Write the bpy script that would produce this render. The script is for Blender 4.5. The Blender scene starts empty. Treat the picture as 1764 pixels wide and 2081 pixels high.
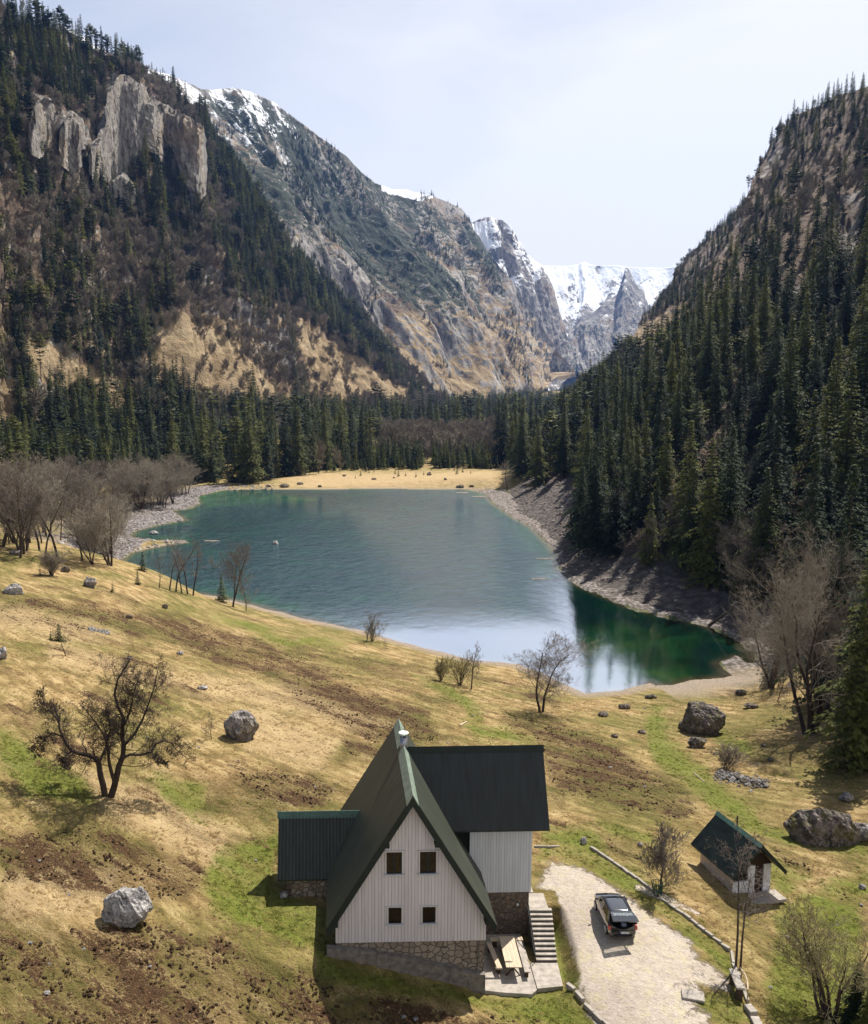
import bpy, bmesh, math, random
import numpy as np
from mathutils import Vector, Matrix

SC = bpy.context.scene
COL = SC.collection
R = math.radians
rng = np.random.default_rng(7)
random.seed(7)

# ------------------------------------------------------------------ camera, sky, sun
FPX, CX, CY, CAMZ = 1800.0, 750.0, 1040.5, 40.0      # focal length and principal point, in a 1764 x 2081 picture
PITCH = math.atan(240.0/1800.0)
W_PX, H_PX = 1764.0, 2081.0
cam_d = bpy.data.cameras.new('camera'); cam = bpy.data.objects.new('camera', cam_d); COL.objects.link(cam)
cam.location = (0, 0, CAMZ); cam.rotation_euler = (math.pi/2 - PITCH, 0, 0)
cam_d.sensor_fit = 'HORIZONTAL'; cam_d.sensor_width = 36.0; cam_d.lens = 36.0*FPX/W_PX
cam_d.shift_x = (W_PX/2 - CX)/W_PX
cam_d.clip_start = 0.5; cam_d.clip_end = 20000
SC.camera = cam
SUN_AZ, SUN_EL = 38.0, 56.0                            # azimuth to the right of +Y
sd = bpy.data.lights.new('sun', 'SUN'); so = bpy.data.objects.new('sun', sd); COL.objects.link(so)
sd.energy = 5.0; sd.angle = R(0.5); sd.color = (1.0, 0.95, 0.87)
_s = Vector((math.sin(R(SUN_AZ))*math.cos(R(SUN_EL)), math.cos(R(SUN_AZ))*math.cos(R(SUN_EL)), math.sin(R(SUN_EL))))
so.rotation_euler = _s.to_track_quat('Z', 'Y').to_euler(); so.location = (60, 80, 200)
SC.view_settings.view_transform = 'Standard'; SC.view_settings.look = 'None'
SC.view_settings.gamma = 1.0; SC.view_settings.exposure = 0.84
SC.cycles.max_bounces = 6; SC.cycles.diffuse_bounces = 3; SC.cycles.glossy_bounces = 3
SC.cycles.transparent_max_bounces = 6; SC.cycles.volume_bounces = 0
SC.cycles.use_denoising = True

wd = bpy.data.worlds.new('World'); SC.world = wd; wd.use_nodes = True
def build_world():
    nt = wd.node_tree; N = nt.nodes; L = nt.links
    bg = N['Background']
    sky = N.new('ShaderNodeTexSky'); sky.sky_type = 'NISHITA'; sky.sun_disc = False
    sky.sun_elevation = R(SUN_EL); sky.sun_rotation = R(SUN_AZ); sky.air_density = 1.0; sky.dust_density = 1.5; sky.altitude = 1100
    tc = N.new('ShaderNodeTexCoord')
    mp = N.new('ShaderNodeMapping'); mp.inputs['Scale'].default_value = (1.0, 1.0, 3.2); mp.inputs['Rotation'].default_value = (0, 0, .5)
    L.new(tc.outputs['Generated'], mp.inputs['Vector'])
    no = N.new('ShaderNodeTexNoise'); no.inputs['Scale'].default_value = 1.7; no.inputs['Detail'].default_value = 7; no.inputs['Roughness'].default_value = .55; no.inputs['Distortion'].default_value = .6
    L.new(mp.outputs[0], no.inputs['Vector'])
    rp = N.new('ShaderNodeValToRGB'); rp.color_ramp.elements[0].position = .30; rp.color_ramp.elements[0].color = (.60,.60,.60,1); rp.color_ramp.elements[1].position = .72; rp.color_ramp.elements[1].color = (.97,.97,.97,1)
    L.new(no.outputs[0], rp.inputs[0])
    # thin high cloud, whiter towards the right of the valley and towards the ridge line
    sp = N.new('ShaderNodeSeparateXYZ'); L.new(tc.outputs['Generated'], sp.inputs[0])
    ma = N.new('ShaderNodeMath'); ma.operation = 'MULTIPLY_ADD'; L.new(sp.outputs['X'], ma.inputs[0]); ma.inputs[1].default_value = .80; ma.inputs[2].default_value = .04
    mb = N.new('ShaderNodeMath'); mb.operation = 'MULTIPLY_ADD'; L.new(sp.outputs['Z'], mb.inputs[0]); mb.inputs[1].default_value = -.85; mb.inputs[2].default_value = .22
    m2 = N.new('ShaderNodeMath'); m2.operation = 'ADD'; L.new(ma.outputs[0], m2.inputs[0]); L.new(mb.outputs[0], m2.inputs[1])
    m3 = N.new('ShaderNodeMath'); m3.operation = 'ADD'; m3.use_clamp = True; L.new(rp.outputs[0], m3.inputs[0]); L.new(m2.outputs[0], m3.inputs[1])
    mx = N.new('ShaderNodeMix'); mx.data_type = 'RGBA'
    L.new(m3.outputs[0], mx.inputs[0]); L.new(sky.outputs[0], mx.inputs[6]); mx.inputs[7].default_value = (10.0, 9.75, 9.4, 1)
    L.new(mx.outputs[2], bg.inputs['Color']); bg.inputs['Strength'].default_value = 0.056
build_world()

# ------------------------------------------------------------------ picture <-> place
_F = np.array([0, math.cos(PITCH), -math.sin(PITCH)]); _U = np.array([0, math.sin(PITCH), math.cos(PITCH)]); _C = np.array([0, 0, CAMZ])
def ray(px, row):
    return _F + np.array([1., 0, 0])*(px-CX)/FPX + _U*(CY-row)/FPX
def Wz(px, row, z):
    d = ray(px, row); t = (z-CAMZ)/d[2]; return _C + d*t
def Wy(px, row, y):
    d = ray(px, row); t = y/d[1]; return _C + d*t
def proj(P):
    P = np.asarray(P, float); d = P - _C
    dep = d @ _F
    ok = dep > 1
    dep = np.where(ok, dep, 1)
    px = CX + FPX*d[..., 0]/dep; row = CY - FPX*(d @ _U)/dep
    px = np.where(ok, px, -99999)
    return px, row

# ------------------------------------------------------------------ noise
def _h(ix, iy, iz, seed):
    with np.errstate(over='ignore'):
        n = (ix.astype(np.uint32)*np.uint32(374761393) + iy.astype(np.uint32)*np.uint32(668265263) + iz.astype(np.uint32)*np.uint32(2246822519) + np.uint32(seed)*np.uint32(3266489917))
        n = (n ^ (n >> np.uint32(13)))*np.uint32(1274126177); n = n ^ (n >> np.uint32(16))
        n = n*np.uint32(2654435761); n = n ^ (n >> np.uint32(15))
    return n.astype(np.float64)/4294967295.0
def vn2(x, y, seed=0):
    x = np.asarray(x, float); y = np.asarray(y, float)
    xi = np.floor(x); yi = np.floor(y); fx = x-xi; fy = y-yi
    xi = xi.astype(np.int64); yi = yi.astype(np.int64)
    sx = fx*fx*(3-2*fx); sy = fy*fy*(3-2*fy); z = np.zeros_like(xi)
    a = _h(xi, yi, z, seed); b = _h(xi+1, yi, z, seed); c = _h(xi, yi+1, z, seed); d = _h(xi+1, yi+1, z, seed)
    return ((a*(1-sx)+b*sx)*(1-sy) + (c*(1-sx)+d*sx)*sy)*2-1
def fbm(x, y, o=4, seed=0, g=.5, l=2.03):
    s = 0; a = 1; t = 0
    for i in range(o):
        s = s + a*vn2(x, y, seed+i*17); t += a; a *= g; x = x*l+3.1; y = y*l+1.7
    return s/t
def ridged(x, y, o=4, seed=0):
    s = 0; a = 1; t = 0
    for i in range(o):
        s = s + a*(1-np.abs(vn2(x, y, seed+i*13))*2); t += a; a *= .52; x = x*2.07+5.3; y = y*2.07+9.1
    return s/t
def sstep(a, b, x):
    t = np.clip((x-a)/(b-a), 0, 1); return t*t*(3-2*t)
def inpoly(px, py, poly):
    px = np.asarray(px); py = np.asarray(py); r = np.zeros(px.shape, bool); n = len(poly)
    for i in range(n):
        x1, y1 = poly[i]; x2, y2 = poly[(i+1) % n]
        if y1 == y2: continue
        c = ((y1 > py) != (y2 > py)) & (px < (x2-x1)*(py-y1)/(y2-y1)+x1)
        r ^= c
    return r
def sdist(px, py, poly, closed=True):
    """distance to a polygon's outline, negative inside"""
    px = np.asarray(px, float); py = np.asarray(py, float); d = np.full(px.shape, 1e18); n = len(poly)
    for i in range(n if closed else n-1):
        x1, y1 = poly[i]; x2, y2 = poly[(i+1) % n]; dx = x2-x1; dy = y2-y1
        t = np.clip(((px-x1)*dx+(py-y1)*dy)/(dx*dx+dy*dy+1e-12), 0, 1)
        d = np.minimum(d, (px-x1-t*dx)**2+(py-y1-t*dy)**2)
    d = np.sqrt(d)
    return np.where(inpoly(px, py, poly), -d, d) if closed else d
def pmask(px, row, poly, soft, amp=0, fr=.02, seed=0):
    """soft mask of a picture-traced patch, its outline roughened"""
    x = np.asarray(px, float); y = np.asarray(row, float)
    xs = [p[0] for p in poly]; ys = [p[1] for p in poly]
    m = (x > min(xs)-soft-amp*2) & (x < max(xs)+soft+amp*2) & (y > min(ys)-soft-amp*2) & (y < max(ys)+soft+amp*2)
    out = np.zeros(x.shape)
    if not m.any(): return out
    xx = x[m]; yy = y[m]
    if amp:
        xx, yy = xx + amp*fbm(xx*fr, yy*fr, 4, seed), yy + amp*.6*fbm(xx*fr+50, yy*fr, 4, seed+5)
    out[m] = sstep(soft, -soft, sdist(xx, yy, poly))
    return out

# ------------------------------------------------------------------ object helpers
def link(o, parent=None):
    COL.objects.link(o)
    if parent is not None: o.parent = parent
    return o
def tag(o, label=None, cat=None, group=None, kind=None):
    if label: o['label'] = label
    if cat: o['category'] = cat
    if group: o['group'] = group
    if kind: o['kind'] = kind
    return o
def empty(name, loc, label=None, cat=None, group=None, rz=0.0):
    o = bpy.data.objects.new(name, None); o.empty_display_size = .3; link(o)
    o.location = tuple(map(float, loc)); o.rotation_euler = (0, 0, rz)
    return tag(o, label, cat, group)
def mesh_np(name, V, F, mat, parent=None, smooth=False, attrs=None):
    """V (n,3), F (m,k) k = 3 or 4"""
    me = bpy.data.meshes.new(name); V = np.asarray(V, np.float32); F = np.asarray(F, np.int32)
    me.vertices.add(len(V)); me.vertices.foreach_set('co', V.ravel())
    k = F.shape[1]; me.loops.add(F.size); me.loops.foreach_set('vertex_index', F.ravel())
    me.polygons.add(len(F)); me.polygons.foreach_set('loop_start', np.arange(0, F.size, k, dtype=np.int32))
    me.update(calc_edges=True)
    if smooth: me.polygons.foreach_set('use_smooth', np.ones(len(F), bool))
    for kx, a in (attrs or {}).items():
        at = me.attributes.new(kx, 'FLOAT', 'POINT'); at.data.foreach_set('value', np.asarray(a, np.float32).ravel())
    if mat: me.materials.append(mat)
    me.validate()
    return link(bpy.data.objects.new(name, me), parent)
def grid_faces(nu, nv):
    i = np.arange(nu-1)[:, None]*nv + np.arange(nv-1)[None, :]
    return np.stack([i, i+nv, i+nv+1, i+1], -1).reshape(-1, 4)
class MB:
    def __init__(s): s.v = []; s.f = []
    def add(s, V, F):
        n = len(s.v); s.v += [tuple(map(float, v)) for v in V]; s.f += [tuple(int(i)+n for i in f) for f in F]; return s
    def box(s, c, d, rz=0.0, M=None):
        x, y, z = d[0]/2, d[1]/2, d[2]/2; ca, sa = math.cos(rz), math.sin(rz)
        V = []
        for a, b, e in ((-1,-1,-1),(1,-1,-1),(1,1,-1),(-1,1,-1),(-1,-1,1),(1,-1,1),(1,1,1),(-1,1,1)):
            p = (a*x, b*y, e*z)
            if M is not None: p = tuple(M @ Vector(p))
            V.append((c[0]+p[0]*ca-p[1]*sa, c[1]+p[0]*sa+p[1]*ca, c[2]+p[2]))
        return s.add(V, ((0,3,2,1),(4,5,6,7),(0,1,5,4),(1,2,6,5),(2,3,7,6),(3,0,4,7)))
    def prism(s, poly, a, b, axis='z'):
        """poly 2-D extruded from a to b along axis ('y': poly is x,z ; 'x': poly is y,z ; 'z': poly is x,y)"""
        def P(p, h): return {'z': (p[0], p[1], h), 'y': (p[0], h, p[1]), 'x': (h, p[0], p[1])}[axis]
        n = len(poly); V = [P(p, a) for p in poly]+[P(p, b) for p in poly]
        F = [tuple(range(n))[::-1], tuple(range(n, 2*n))]+[(i, (i+1) % n, n+(i+1) % n, n+i) for i in range(n)]
        return s.add(V, F)
    def tube(s, p0, p1, r0, r1=None, n=8, caps=True):
        r1 = r0 if r1 is None else r1
        p0 = Vector(p0); p1 = Vector(p1); d = (p1-p0).normalized(); a = d.orthogonal().normalized(); b = d.cross(a)
        V = [p0+(a*math.cos(t)+b*math.sin(t))*r0 for t in [2*math.pi*i/n for i in range(n)]]+[p1+(a*math.cos(t)+b*math.sin(t))*r1 for t in [2*math.pi*i/n for i in range(n)]]
        F = [(i, (i+1) % n, n+(i+1) % n, n+i) for i in range(n)]
        if caps: F += [tuple(range(n))[::-1], tuple(range(n, 2*n))]
        return s.add(V, F)
    def build(s, name, mat, parent=None, smooth=False, bevel=0):
        me = bpy.data.meshes.new(name); me.from_pydata(s.v, [], s.f); me.update()
        bm = bmesh.new(); bm.from_mesh(me); bmesh.ops.recalc_face_normals(bm, faces=bm.faces); bm.to_mesh(me); bm.free()
        if mat: me.materials.append(mat)
        if smooth:
            for p in me.polygons: p.use_smooth = True
        o = link(bpy.data.objects.new(name, me), parent)
        if bevel:
            b = o.modifiers.new('bevel', 'BEVEL'); b.width = bevel; b.segments = 2; b.limit_method = 'ANGLE'
        return o

# ------------------------------------------------------------------ materials
class NT:
    def __init__(s, name):
        s.m = bpy.data.materials.new(name); s.m.use_nodes = True; s.n = s.m.node_tree.nodes; s.l = s.m.node_tree.links
        s.b = s.n['Principled BSDF']; s.out = s.n['Material Output']; s.b.inputs['Roughness'].default_value = .9
        s.b.inputs['Specular IOR Level'].default_value = .2
    def _in(s, sock, v):
        if isinstance(v, bpy.types.NodeSocket): s.l.new(v, sock)
        elif isinstance(v, (tuple, list)):
            sock.default_value = (*v, 1) if len(v) == 3 and len(sock.default_value) == 4 else v
        else: sock.default_value = v
    def coord(s, kind='Object', scale=(1,1,1), rot=(0,0,0)):
        t = s.n.new('ShaderNodeTexCoord'); m = s.n.new('ShaderNodeMapping'); s.l.new(t.outputs[kind], m.inputs[0])
        m.inputs['Scale'].default_value = scale; m.inputs['Rotation'].default_value = rot; return m.outputs[0]
    def pos(s, scale=(1,1,1), rot=(0,0,0)):
        t = s.n.new('ShaderNodeNewGeometry'); m = s.n.new('ShaderNodeMapping'); s.l.new(t.outputs['Position'], m.inputs[0])
        m.inputs['Scale'].default_value = scale; m.inputs['Rotation'].default_value = rot; return m.outputs[0]
    def posr(s, rot, scale):
        t = s.n.new('ShaderNodeNewGeometry'); m = s.n.new('ShaderNodeMapping'); s.l.new(t.outputs['Position'], m.inputs[0]); m.inputs['Rotation'].default_value = (0, 0, rot)
        k = s.n.new('ShaderNodeMapping'); s.l.new(m.outputs[0], k.inputs[0]); k.inputs['Scale'].default_value = scale; return k.outputs[0]
    def noise(s, vec, scale, det=5, rough=.55, dist=0):
        n = s.n.new('ShaderNodeTexNoise'); s.l.new(vec, n.inputs['Vector']); n.inputs['Scale'].default_value = scale
        n.inputs['Detail'].default_value = det; n.inputs['Roughness'].default_value = rough; n.inputs['Distortion'].default_value = dist; return n.outputs[0]
    def voro(s, vec, scale, feat='F1', out=0, rnd=1):
        n = s.n.new('ShaderNodeTexVoronoi'); n.feature = feat; s.l.new(vec, n.inputs['Vector']); n.inputs['Scale'].default_value = scale; n.inputs['Randomness'].default_value = rnd; return n.outputs[out]
    def ramp(s, f, stops):
        r = s.n.new('ShaderNodeValToRGB'); s._in(r.inputs[0], f); e = r.color_ramp.elements
        while len(e) < len(stops): e.new(.5)
        for i, (p, c) in enumerate(stops):
            e[i].position = p; e[i].color = (c, c, c, 1) if not isinstance(c, (tuple, list)) else (*c, 1)
        return r.outputs[0]
    def mix(s, f, a, b, mode='MIX'):
        m = s.n.new('ShaderNodeMix'); m.data_type = 'RGBA'; m.blend_type = mode; m.clamp_factor = True
        s._in(m.inputs[0], f); s._in(m.inputs[6], a); s._in(m.inputs[7], b); return m.outputs[2]
    def math(s, op, a, b=0.0, c=0.0, clamp=False):
        m = s.n.new('ShaderNodeMath'); m.operation = op; m.use_clamp = clamp
        s._in(m.inputs[0], a); s._in(m.inputs[1], b); s._in(m.inputs[2], c); return m.outputs[0]
    def attr(s, name):
        a = s.n.new('ShaderNodeAttribute'); a.attribute_name = name; return a.outputs['Fac']
    def bump(s, h, strength=.5, dist=.1, normal=None):
        b = s.n.new('ShaderNodeBump'); b.inputs['Strength'].default_value = strength; b.inputs['Distance'].default_value = dist
        s._in(b.inputs['Height'], h)
        if normal is not None: s.l.new(normal, b.inputs['Normal'])
        s.l.new(b.outputs[0], s.b.inputs['Normal']); return b.outputs[0]
    def base(s, c): s._in(s.b.inputs['Base Color'], c); return s
    def set(s, **k):
        for a, v in k.items(): s._in(s.b.inputs[a.replace('_', ' ')], v)
        return s
    def rnd(s):
        return s.n.new('ShaderNodeObjectInfo').outputs['Random']
# ------------------------------------------------------------------ the lie of the land
SHORE_PX = [(530,1234),(590,1250),(665,1267),(730,1280),(800,1300),(882,1322),(960,1341),(1052,1350),(1110,1372),(1150,1392),(1187,1409),(1260,1403),
    (1322,1387),(1332,1393),(1368,1392),(1402,1382),(1440,1380),(1472,1377),(1484,1373),(1474,1362),(1464,1348),(1480,1343),(1496,1335),(1512,1346),(1528,1352),(1536,1340),
    (1528,1322),(1482,1291),(1432,1271),(1357,1254),(1282,1236),(1232,1214),(1182,1194),(1145,1170),(1134,1150),(1132,1130),(1117,1109),(1082,1074),(1047,1054),(1002,1024),(987,1004),(947,995),
    (850,995),(800,993),(650,995),(500,995),(450,997),(400,1009),(404,1024),(385,1034),(350,1039),(377,1058),(350,1062),(320,1068),(275,1079),(262,1090),(280,1096),(345,1099),(372,1103),(340,1108),(300,1116),(265,1124),(240,1145),(250,1170),(300,1190),(370,1202),(440,1212)]
SHORE = [tuple(Wz(a, b, 0)[:2]) for a, b in SHORE_PX]

_ctl = []   # (x, y, z)
for px, row, z in [(-100,2081,13),(0,2081,12),(200,2081,11),(400,2060,9.8),(560,2081,8.8),(680,2060,8.3),(850,2081,7.2),(1000,2060,6.6),(1120,2040,6.5),(1200,2081,7.0),
    (1180,1990,7.7),(1300,1980,7.9),(1400,2081,7.9),(1250,1870,7.95),(1120,1800,7.9),(1150,1740,7.9),(1300,1800,8.0),(1430,1930,7.9),(1530,2081,7.6),
    (1560,2000,7.0),(1700,2060,6.2),(1764,1900,6.3),(1450,1850,7.5),(1550,1850,7.0),(1390,1740,7.6),(1650,1800,6.6),(1900,1900,6.5),
    (0,1900,12.4),(0,1750,12.6),(250,1880,11.0),(450,1900,9.8),(620,1960,9.0),(560,1820,9.4),(660,1941,8.75),(766,1960,8.1),(860,1985,7.35),(932,2000,6.8),(985,2012,6.2),(640,1990,8.7),(740,2010,7.9),(1080,1960,6.3),
    (400,1700,10.0),(215,1620,11.5),(60,1650,12.4),(550,1650,9.6),(850,1600,8.2),(1150,1640,7.7),(1250,1660,7.6),
    (480,1500,9.2),(150,1450,12.0),(0,1400,13.5),(300,1350,10.2),(700,1430,7.4),(900,1480,6.4),(1100,1500,5.4),(1280,1560,5.6),(1500,1600,5.2),(1764,1650,6.2),
    (1100,1447,3.9),(1200,1450,2.6),(1310,1440,1.7),(1450,1430,1.5),(1430,1500,3.0),(1600,1560,5.0),(1640,1470,3.6),(1764,1520,6.5),(1560,1410,1.3),(1600,1380,2.0),(1700,1420,5.0),
    (960,1400,2.7),(760,1320,1.6),(600,1300,3.4),(500,1300,4.9),(930,1385,2.0),(840,1345,1.2),
    (0,1200,13.0),(100,1160,12.0),(200,1150,10.8),(290,1160,8.6),(370,1190,5.6),(430,1210,3.6),(480,1235,2.6),(180,1190,11.0),(350,1240,7.4),
    (-300,1300,16),(-300,1800,15),(100,1090,7.0),(0,1090,10),(-200,1100,16),(180,1060,3.4),(220,1100,2.6)]:
    x, y, _ = Wz(px, row, z); _ctl.append((x, y, z))
_ctl += [(-150,300,12),(-130,250,12),(-105,330,4),(-120,400,4),(-200,350,30),(-140,470,5),(0,460,1.5),(90,460,3),(-60,520,3),(60,560,3),(0,700,4),(100,900,5),(150,1200,10),(250,1600,20),(400,2200,40),
         (-400,400,60),(-500,900,60),(-300,1500,60),(400,300,40),(400,700,40),(110,130,12),(105,60,10),(-40,20,13),(0,10,9),(40,15,7),(80,15,8),(-90,60,16),(-90,20,16),(45,200,6),(55,350,6),(60,140,5)]
_ctl = np.array(_ctl)
def _tps_fit(P, z, lam=.02):
    n = len(P); S = 100.0; Q = P/S
    r2 = ((Q[:, None]-Q[None])**2).sum(-1); K = np.where(r2 > 0, .5*r2*np.log(r2+1e-30), 0) + np.eye(n)*lam*.01
    A = np.zeros((n+3, n+3)); A[:n, :n] = K; A[:n, n] = 1; A[:n, n+1:] = Q; A[n, :n] = 1; A[n+1:, :n] = Q.T
    return np.linalg.solve(A, np.r_[z, 0, 0, 0])
_w = _tps_fit(_ctl[:, :2], _ctl[:, 2])
def _tps(x, y):
    Q = _ctl[:, :2]/100.0; X = x/100.0; Y = y/100.0; n = len(Q)
    s = _w[n]+_w[n+1]*X+_w[n+2]*Y
    for i in range(n):
        r2 = (X-Q[i, 0])**2+(Y-Q[i, 1])**2
        s = s+_w[i]*.5*r2*np.log(r2+1e-20)
    return s
LOT_PX = [(1118,1749),(1186,1765),(1241,1800),(1288,1832),(1344,1875),(1403,1911),(1423,1950),(1474,1970),(1482,2002),(1425,2003),(1415,2040),(1442,2061),(1446,2120),(1300,2200),(1233,2090),(1186,2010),(1158,1942),(1134,1891),(1114,1851),(1091,1796)]
PATIO_Z = 6.4
def zfun(x, y, lake=True):
    x = np.asarray(x, float); y = np.asarray(y, float)
    z = _tps(x, y)
    z = np.where(y > 430, np.minimum(z, 60), z)
    z = z + .35*fbm(x*.05, y*.05, 3, 3)*sstep(0, 30, np.abs(x-8)+np.abs(y-48)-8)
    if lake:
        m = (y > 90) & (y < 480) & (np.abs(x) < 180)
        d = np.full(x.shape, 40.0)
        if m.any(): d[m] = sdist(x[m], y[m], SHORE)
        d = d + np.where(np.abs(d) < 12, .5*fbm(x*.25, y*.25, 3, 8)*sstep(0, 60, y-90), 0)
        w = sstep(0, 14, d)
        zo = np.maximum(z, .15+.02*d)*w + (.04+.045*np.maximum(d, 0))*(1-w)
        z = np.where(d > 0, zo, np.maximum(-.22*np.abs(d), -6))
        rt = (d > 0) & (x > np.interp(y, [110,150,200,300,430], [60,30,0,-10,30]))
        k = sstep(122, 134, y)*sstep(388, 365, y)
        z = np.where(rt, z*(1-k)+k*np.minimum(z, .16-.3*np.maximum(d-9, 0)), z)
    return z
_zf0 = zfun
def zfun(x, y, lake=True):
    z = _zf0(x, y, lake)
    # ground cut level for the patio and the stairs, and banked down from the yard beside them
    d = sdist(x, y, [(6.5,45.9),(9.6,45.7),(11.0,46.3),(11.45,48.8),(11.5,52.0),(6.5,52.0)]) if np.ndim(x) else 99.
    m = sstep(1.0, .0, d); z = z*(1-m)+np.minimum(z, 6.2)*m
    d = sdist(x, y, [(-6.2,45.9),(6.3,46.6),(6.0,58),(-6.5,57)]); z = np.where(d < 0, np.minimum(z, 9.0+(.0)*x), z)
    return z
def hit(px, row, n=500):
    """where the sight line through a picture point meets the ground"""
    d = ray(px, row); t = np.geomspace(15, 900, n); P = _C+d[None]*t[:, None]
    g = zfun(P[:, 0], P[:, 1]); below = np.where(P[:, 2] < g)[0]
    if not len(below): return Wz(px, row, 0)
    k = below[0]; a, b = t[max(k-1, 0)], t[k]
    for _ in range(14):
        c = (a+b)/2; q = _C+d*c
        if q[2] < zfun(np.array([q[0]]), np.array([q[1]]))[0]: b = c
        else: a = c
    q = _C+d*b
    return q
def gz(x, y): return float(zfun(np.array([x]), np.array([y]))[0])

# ------------------------------------------------------------------ ground
DIRT = [[(60,1215),(240,1232),(420,1268),(560,1318),(640,1342),(700,1382),(640,1398),(520,1372),(440,1335),(330,1302),(200,1272),(100,1248),(0,1245),(0,1225)],
    [(540,1362),(700,1388),(800,1425),(880,1450),(900,1500),(840,1530),(760,1512),(700,1472),(600,1432)],
    [(1030,1450),(1180,1488),(1300,1540),(1400,1596),(1440,1650),(1390,1672),(1250,1640),(1120,1604),(1110,1545),(1040,1484)],
    [(470,1568),(600,1560),(700,1596),(650,1645),(500,1632)],
    [(0,1905),(250,1868),(420,1900),(600,1950),(680,1985),(640,2081),(300,2100),(0,2100)],
    [(0,1700),(200,1680),(380,1740),(430,1770),(400,1815),(300,1830),(100,1800),(0,1790)],
    [(640,2035),(800,2022),(940,2060),(960,2110),(600,2110)],
    [(1180,1697),(1240,1710),(1310,1745),(1290,1752),(1200,1722)],
    [(700,1500),(790,1520),(800,1560),(700,1540)],[(1560,1735),(1640,1750),(1650,1775),(1570,1755)],
    [(1700,1800),(1764,1830),(1764,1870),(1720,1850)],[(1640,2020),(1720,2030),(1700,2081),(1640,2070)],
    [(300,1270),(420,1300),(500,1340),(400,1330)],[(0,1245),(150,1265),(180,1285),(0,1262)],[(200,1330),(330,1345),(320,1360),(210,1345)],
    [(960,2070),(1030,2060),(1110,2081),(960,2100)],[(1080,1400),(1150,1420),(1130,1440),(1060,1420)]]
GREEN = [[(840,1360),(900,1390),(960,1420),(990,1470),(1090,1490),(1095,1512),(980,1515),(930,1500),(940,1450),(880,1410),(830,1375)],
    [(400,1232),(520,1262),(600,1292),(720,1300),(700,1318),(600,1312),(500,1290),(420,1252)],
    [(1290,1432),(1340,1432),(1370,1500),(1440,1570),(1560,1680),(1764,1690),(1764,1740),(1600,1720),(1500,1690),(1400,1600),(1320,1540)],
    [(1090,1670),(1200,1690),(1260,1745),(1330,1800),(1440,1880),(1490,1930),(1540,2081),(1420,2081),(1400,2010),(1490,2000),(1430,1940),(1390,1905),(1290,1840),(1200,1770),(1120,1745),(1085,1760)],
    [(1080,1780),(1100,1830),(1130,1880),(1160,1940),(1190,2010),(1240,2090),(1200,2090),(1130,1990),(1095,1900),(1075,1830)],
    [(440,1720),(560,1700),(570,1810),(670,1850),(670,1940),(560,1900),(440,1860),(400,1790)],
    [(640,1900),(700,1960),(960,2010),(1120,2030),(1180,2081),(960,2055),(800,2020),(640,1990)],
    [(1000,2020),(1160,2000),(1230,2090),(1000,2090)],
    [(1200,1660),(1330,1690),(1340,1720),(1240,1700)],
    [(1440,1480),(1520,1500),(1530,1540),(1450,1530)],[(1560,1840),(1764,1760),(1764,2081),(1560,2081)],
    [(0,1480),(160,1560),(200,1640),(60,1620),(0,1560)],[(300,1560),(430,1600),(420,1680),(330,1640)],[(1560,1720),(1640,1780),(1590,1830),(1560,1790)]]
TAN = [[(100,1300),(330,1370),(600,1400),(800,1470),(760,1490),(560,1440),(330,1400),(100,1340)],[(300,1620),(470,1680),(480,1760),(420,1760),(300,1700)],
    [(150,1560),(330,1600),(400,1690),(250,1680)],[(0,1230),(170,1260),(260,1300),(100,1300),(0,1270)],[(60,1760),(250,1770),(200,1860),(0,1870),(0,1780)],
    [(330,1360),(520,1390),(640,1450),(500,1430)],[(500,1430),(700,1500),(650,1560),(500,1530)]]
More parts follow.
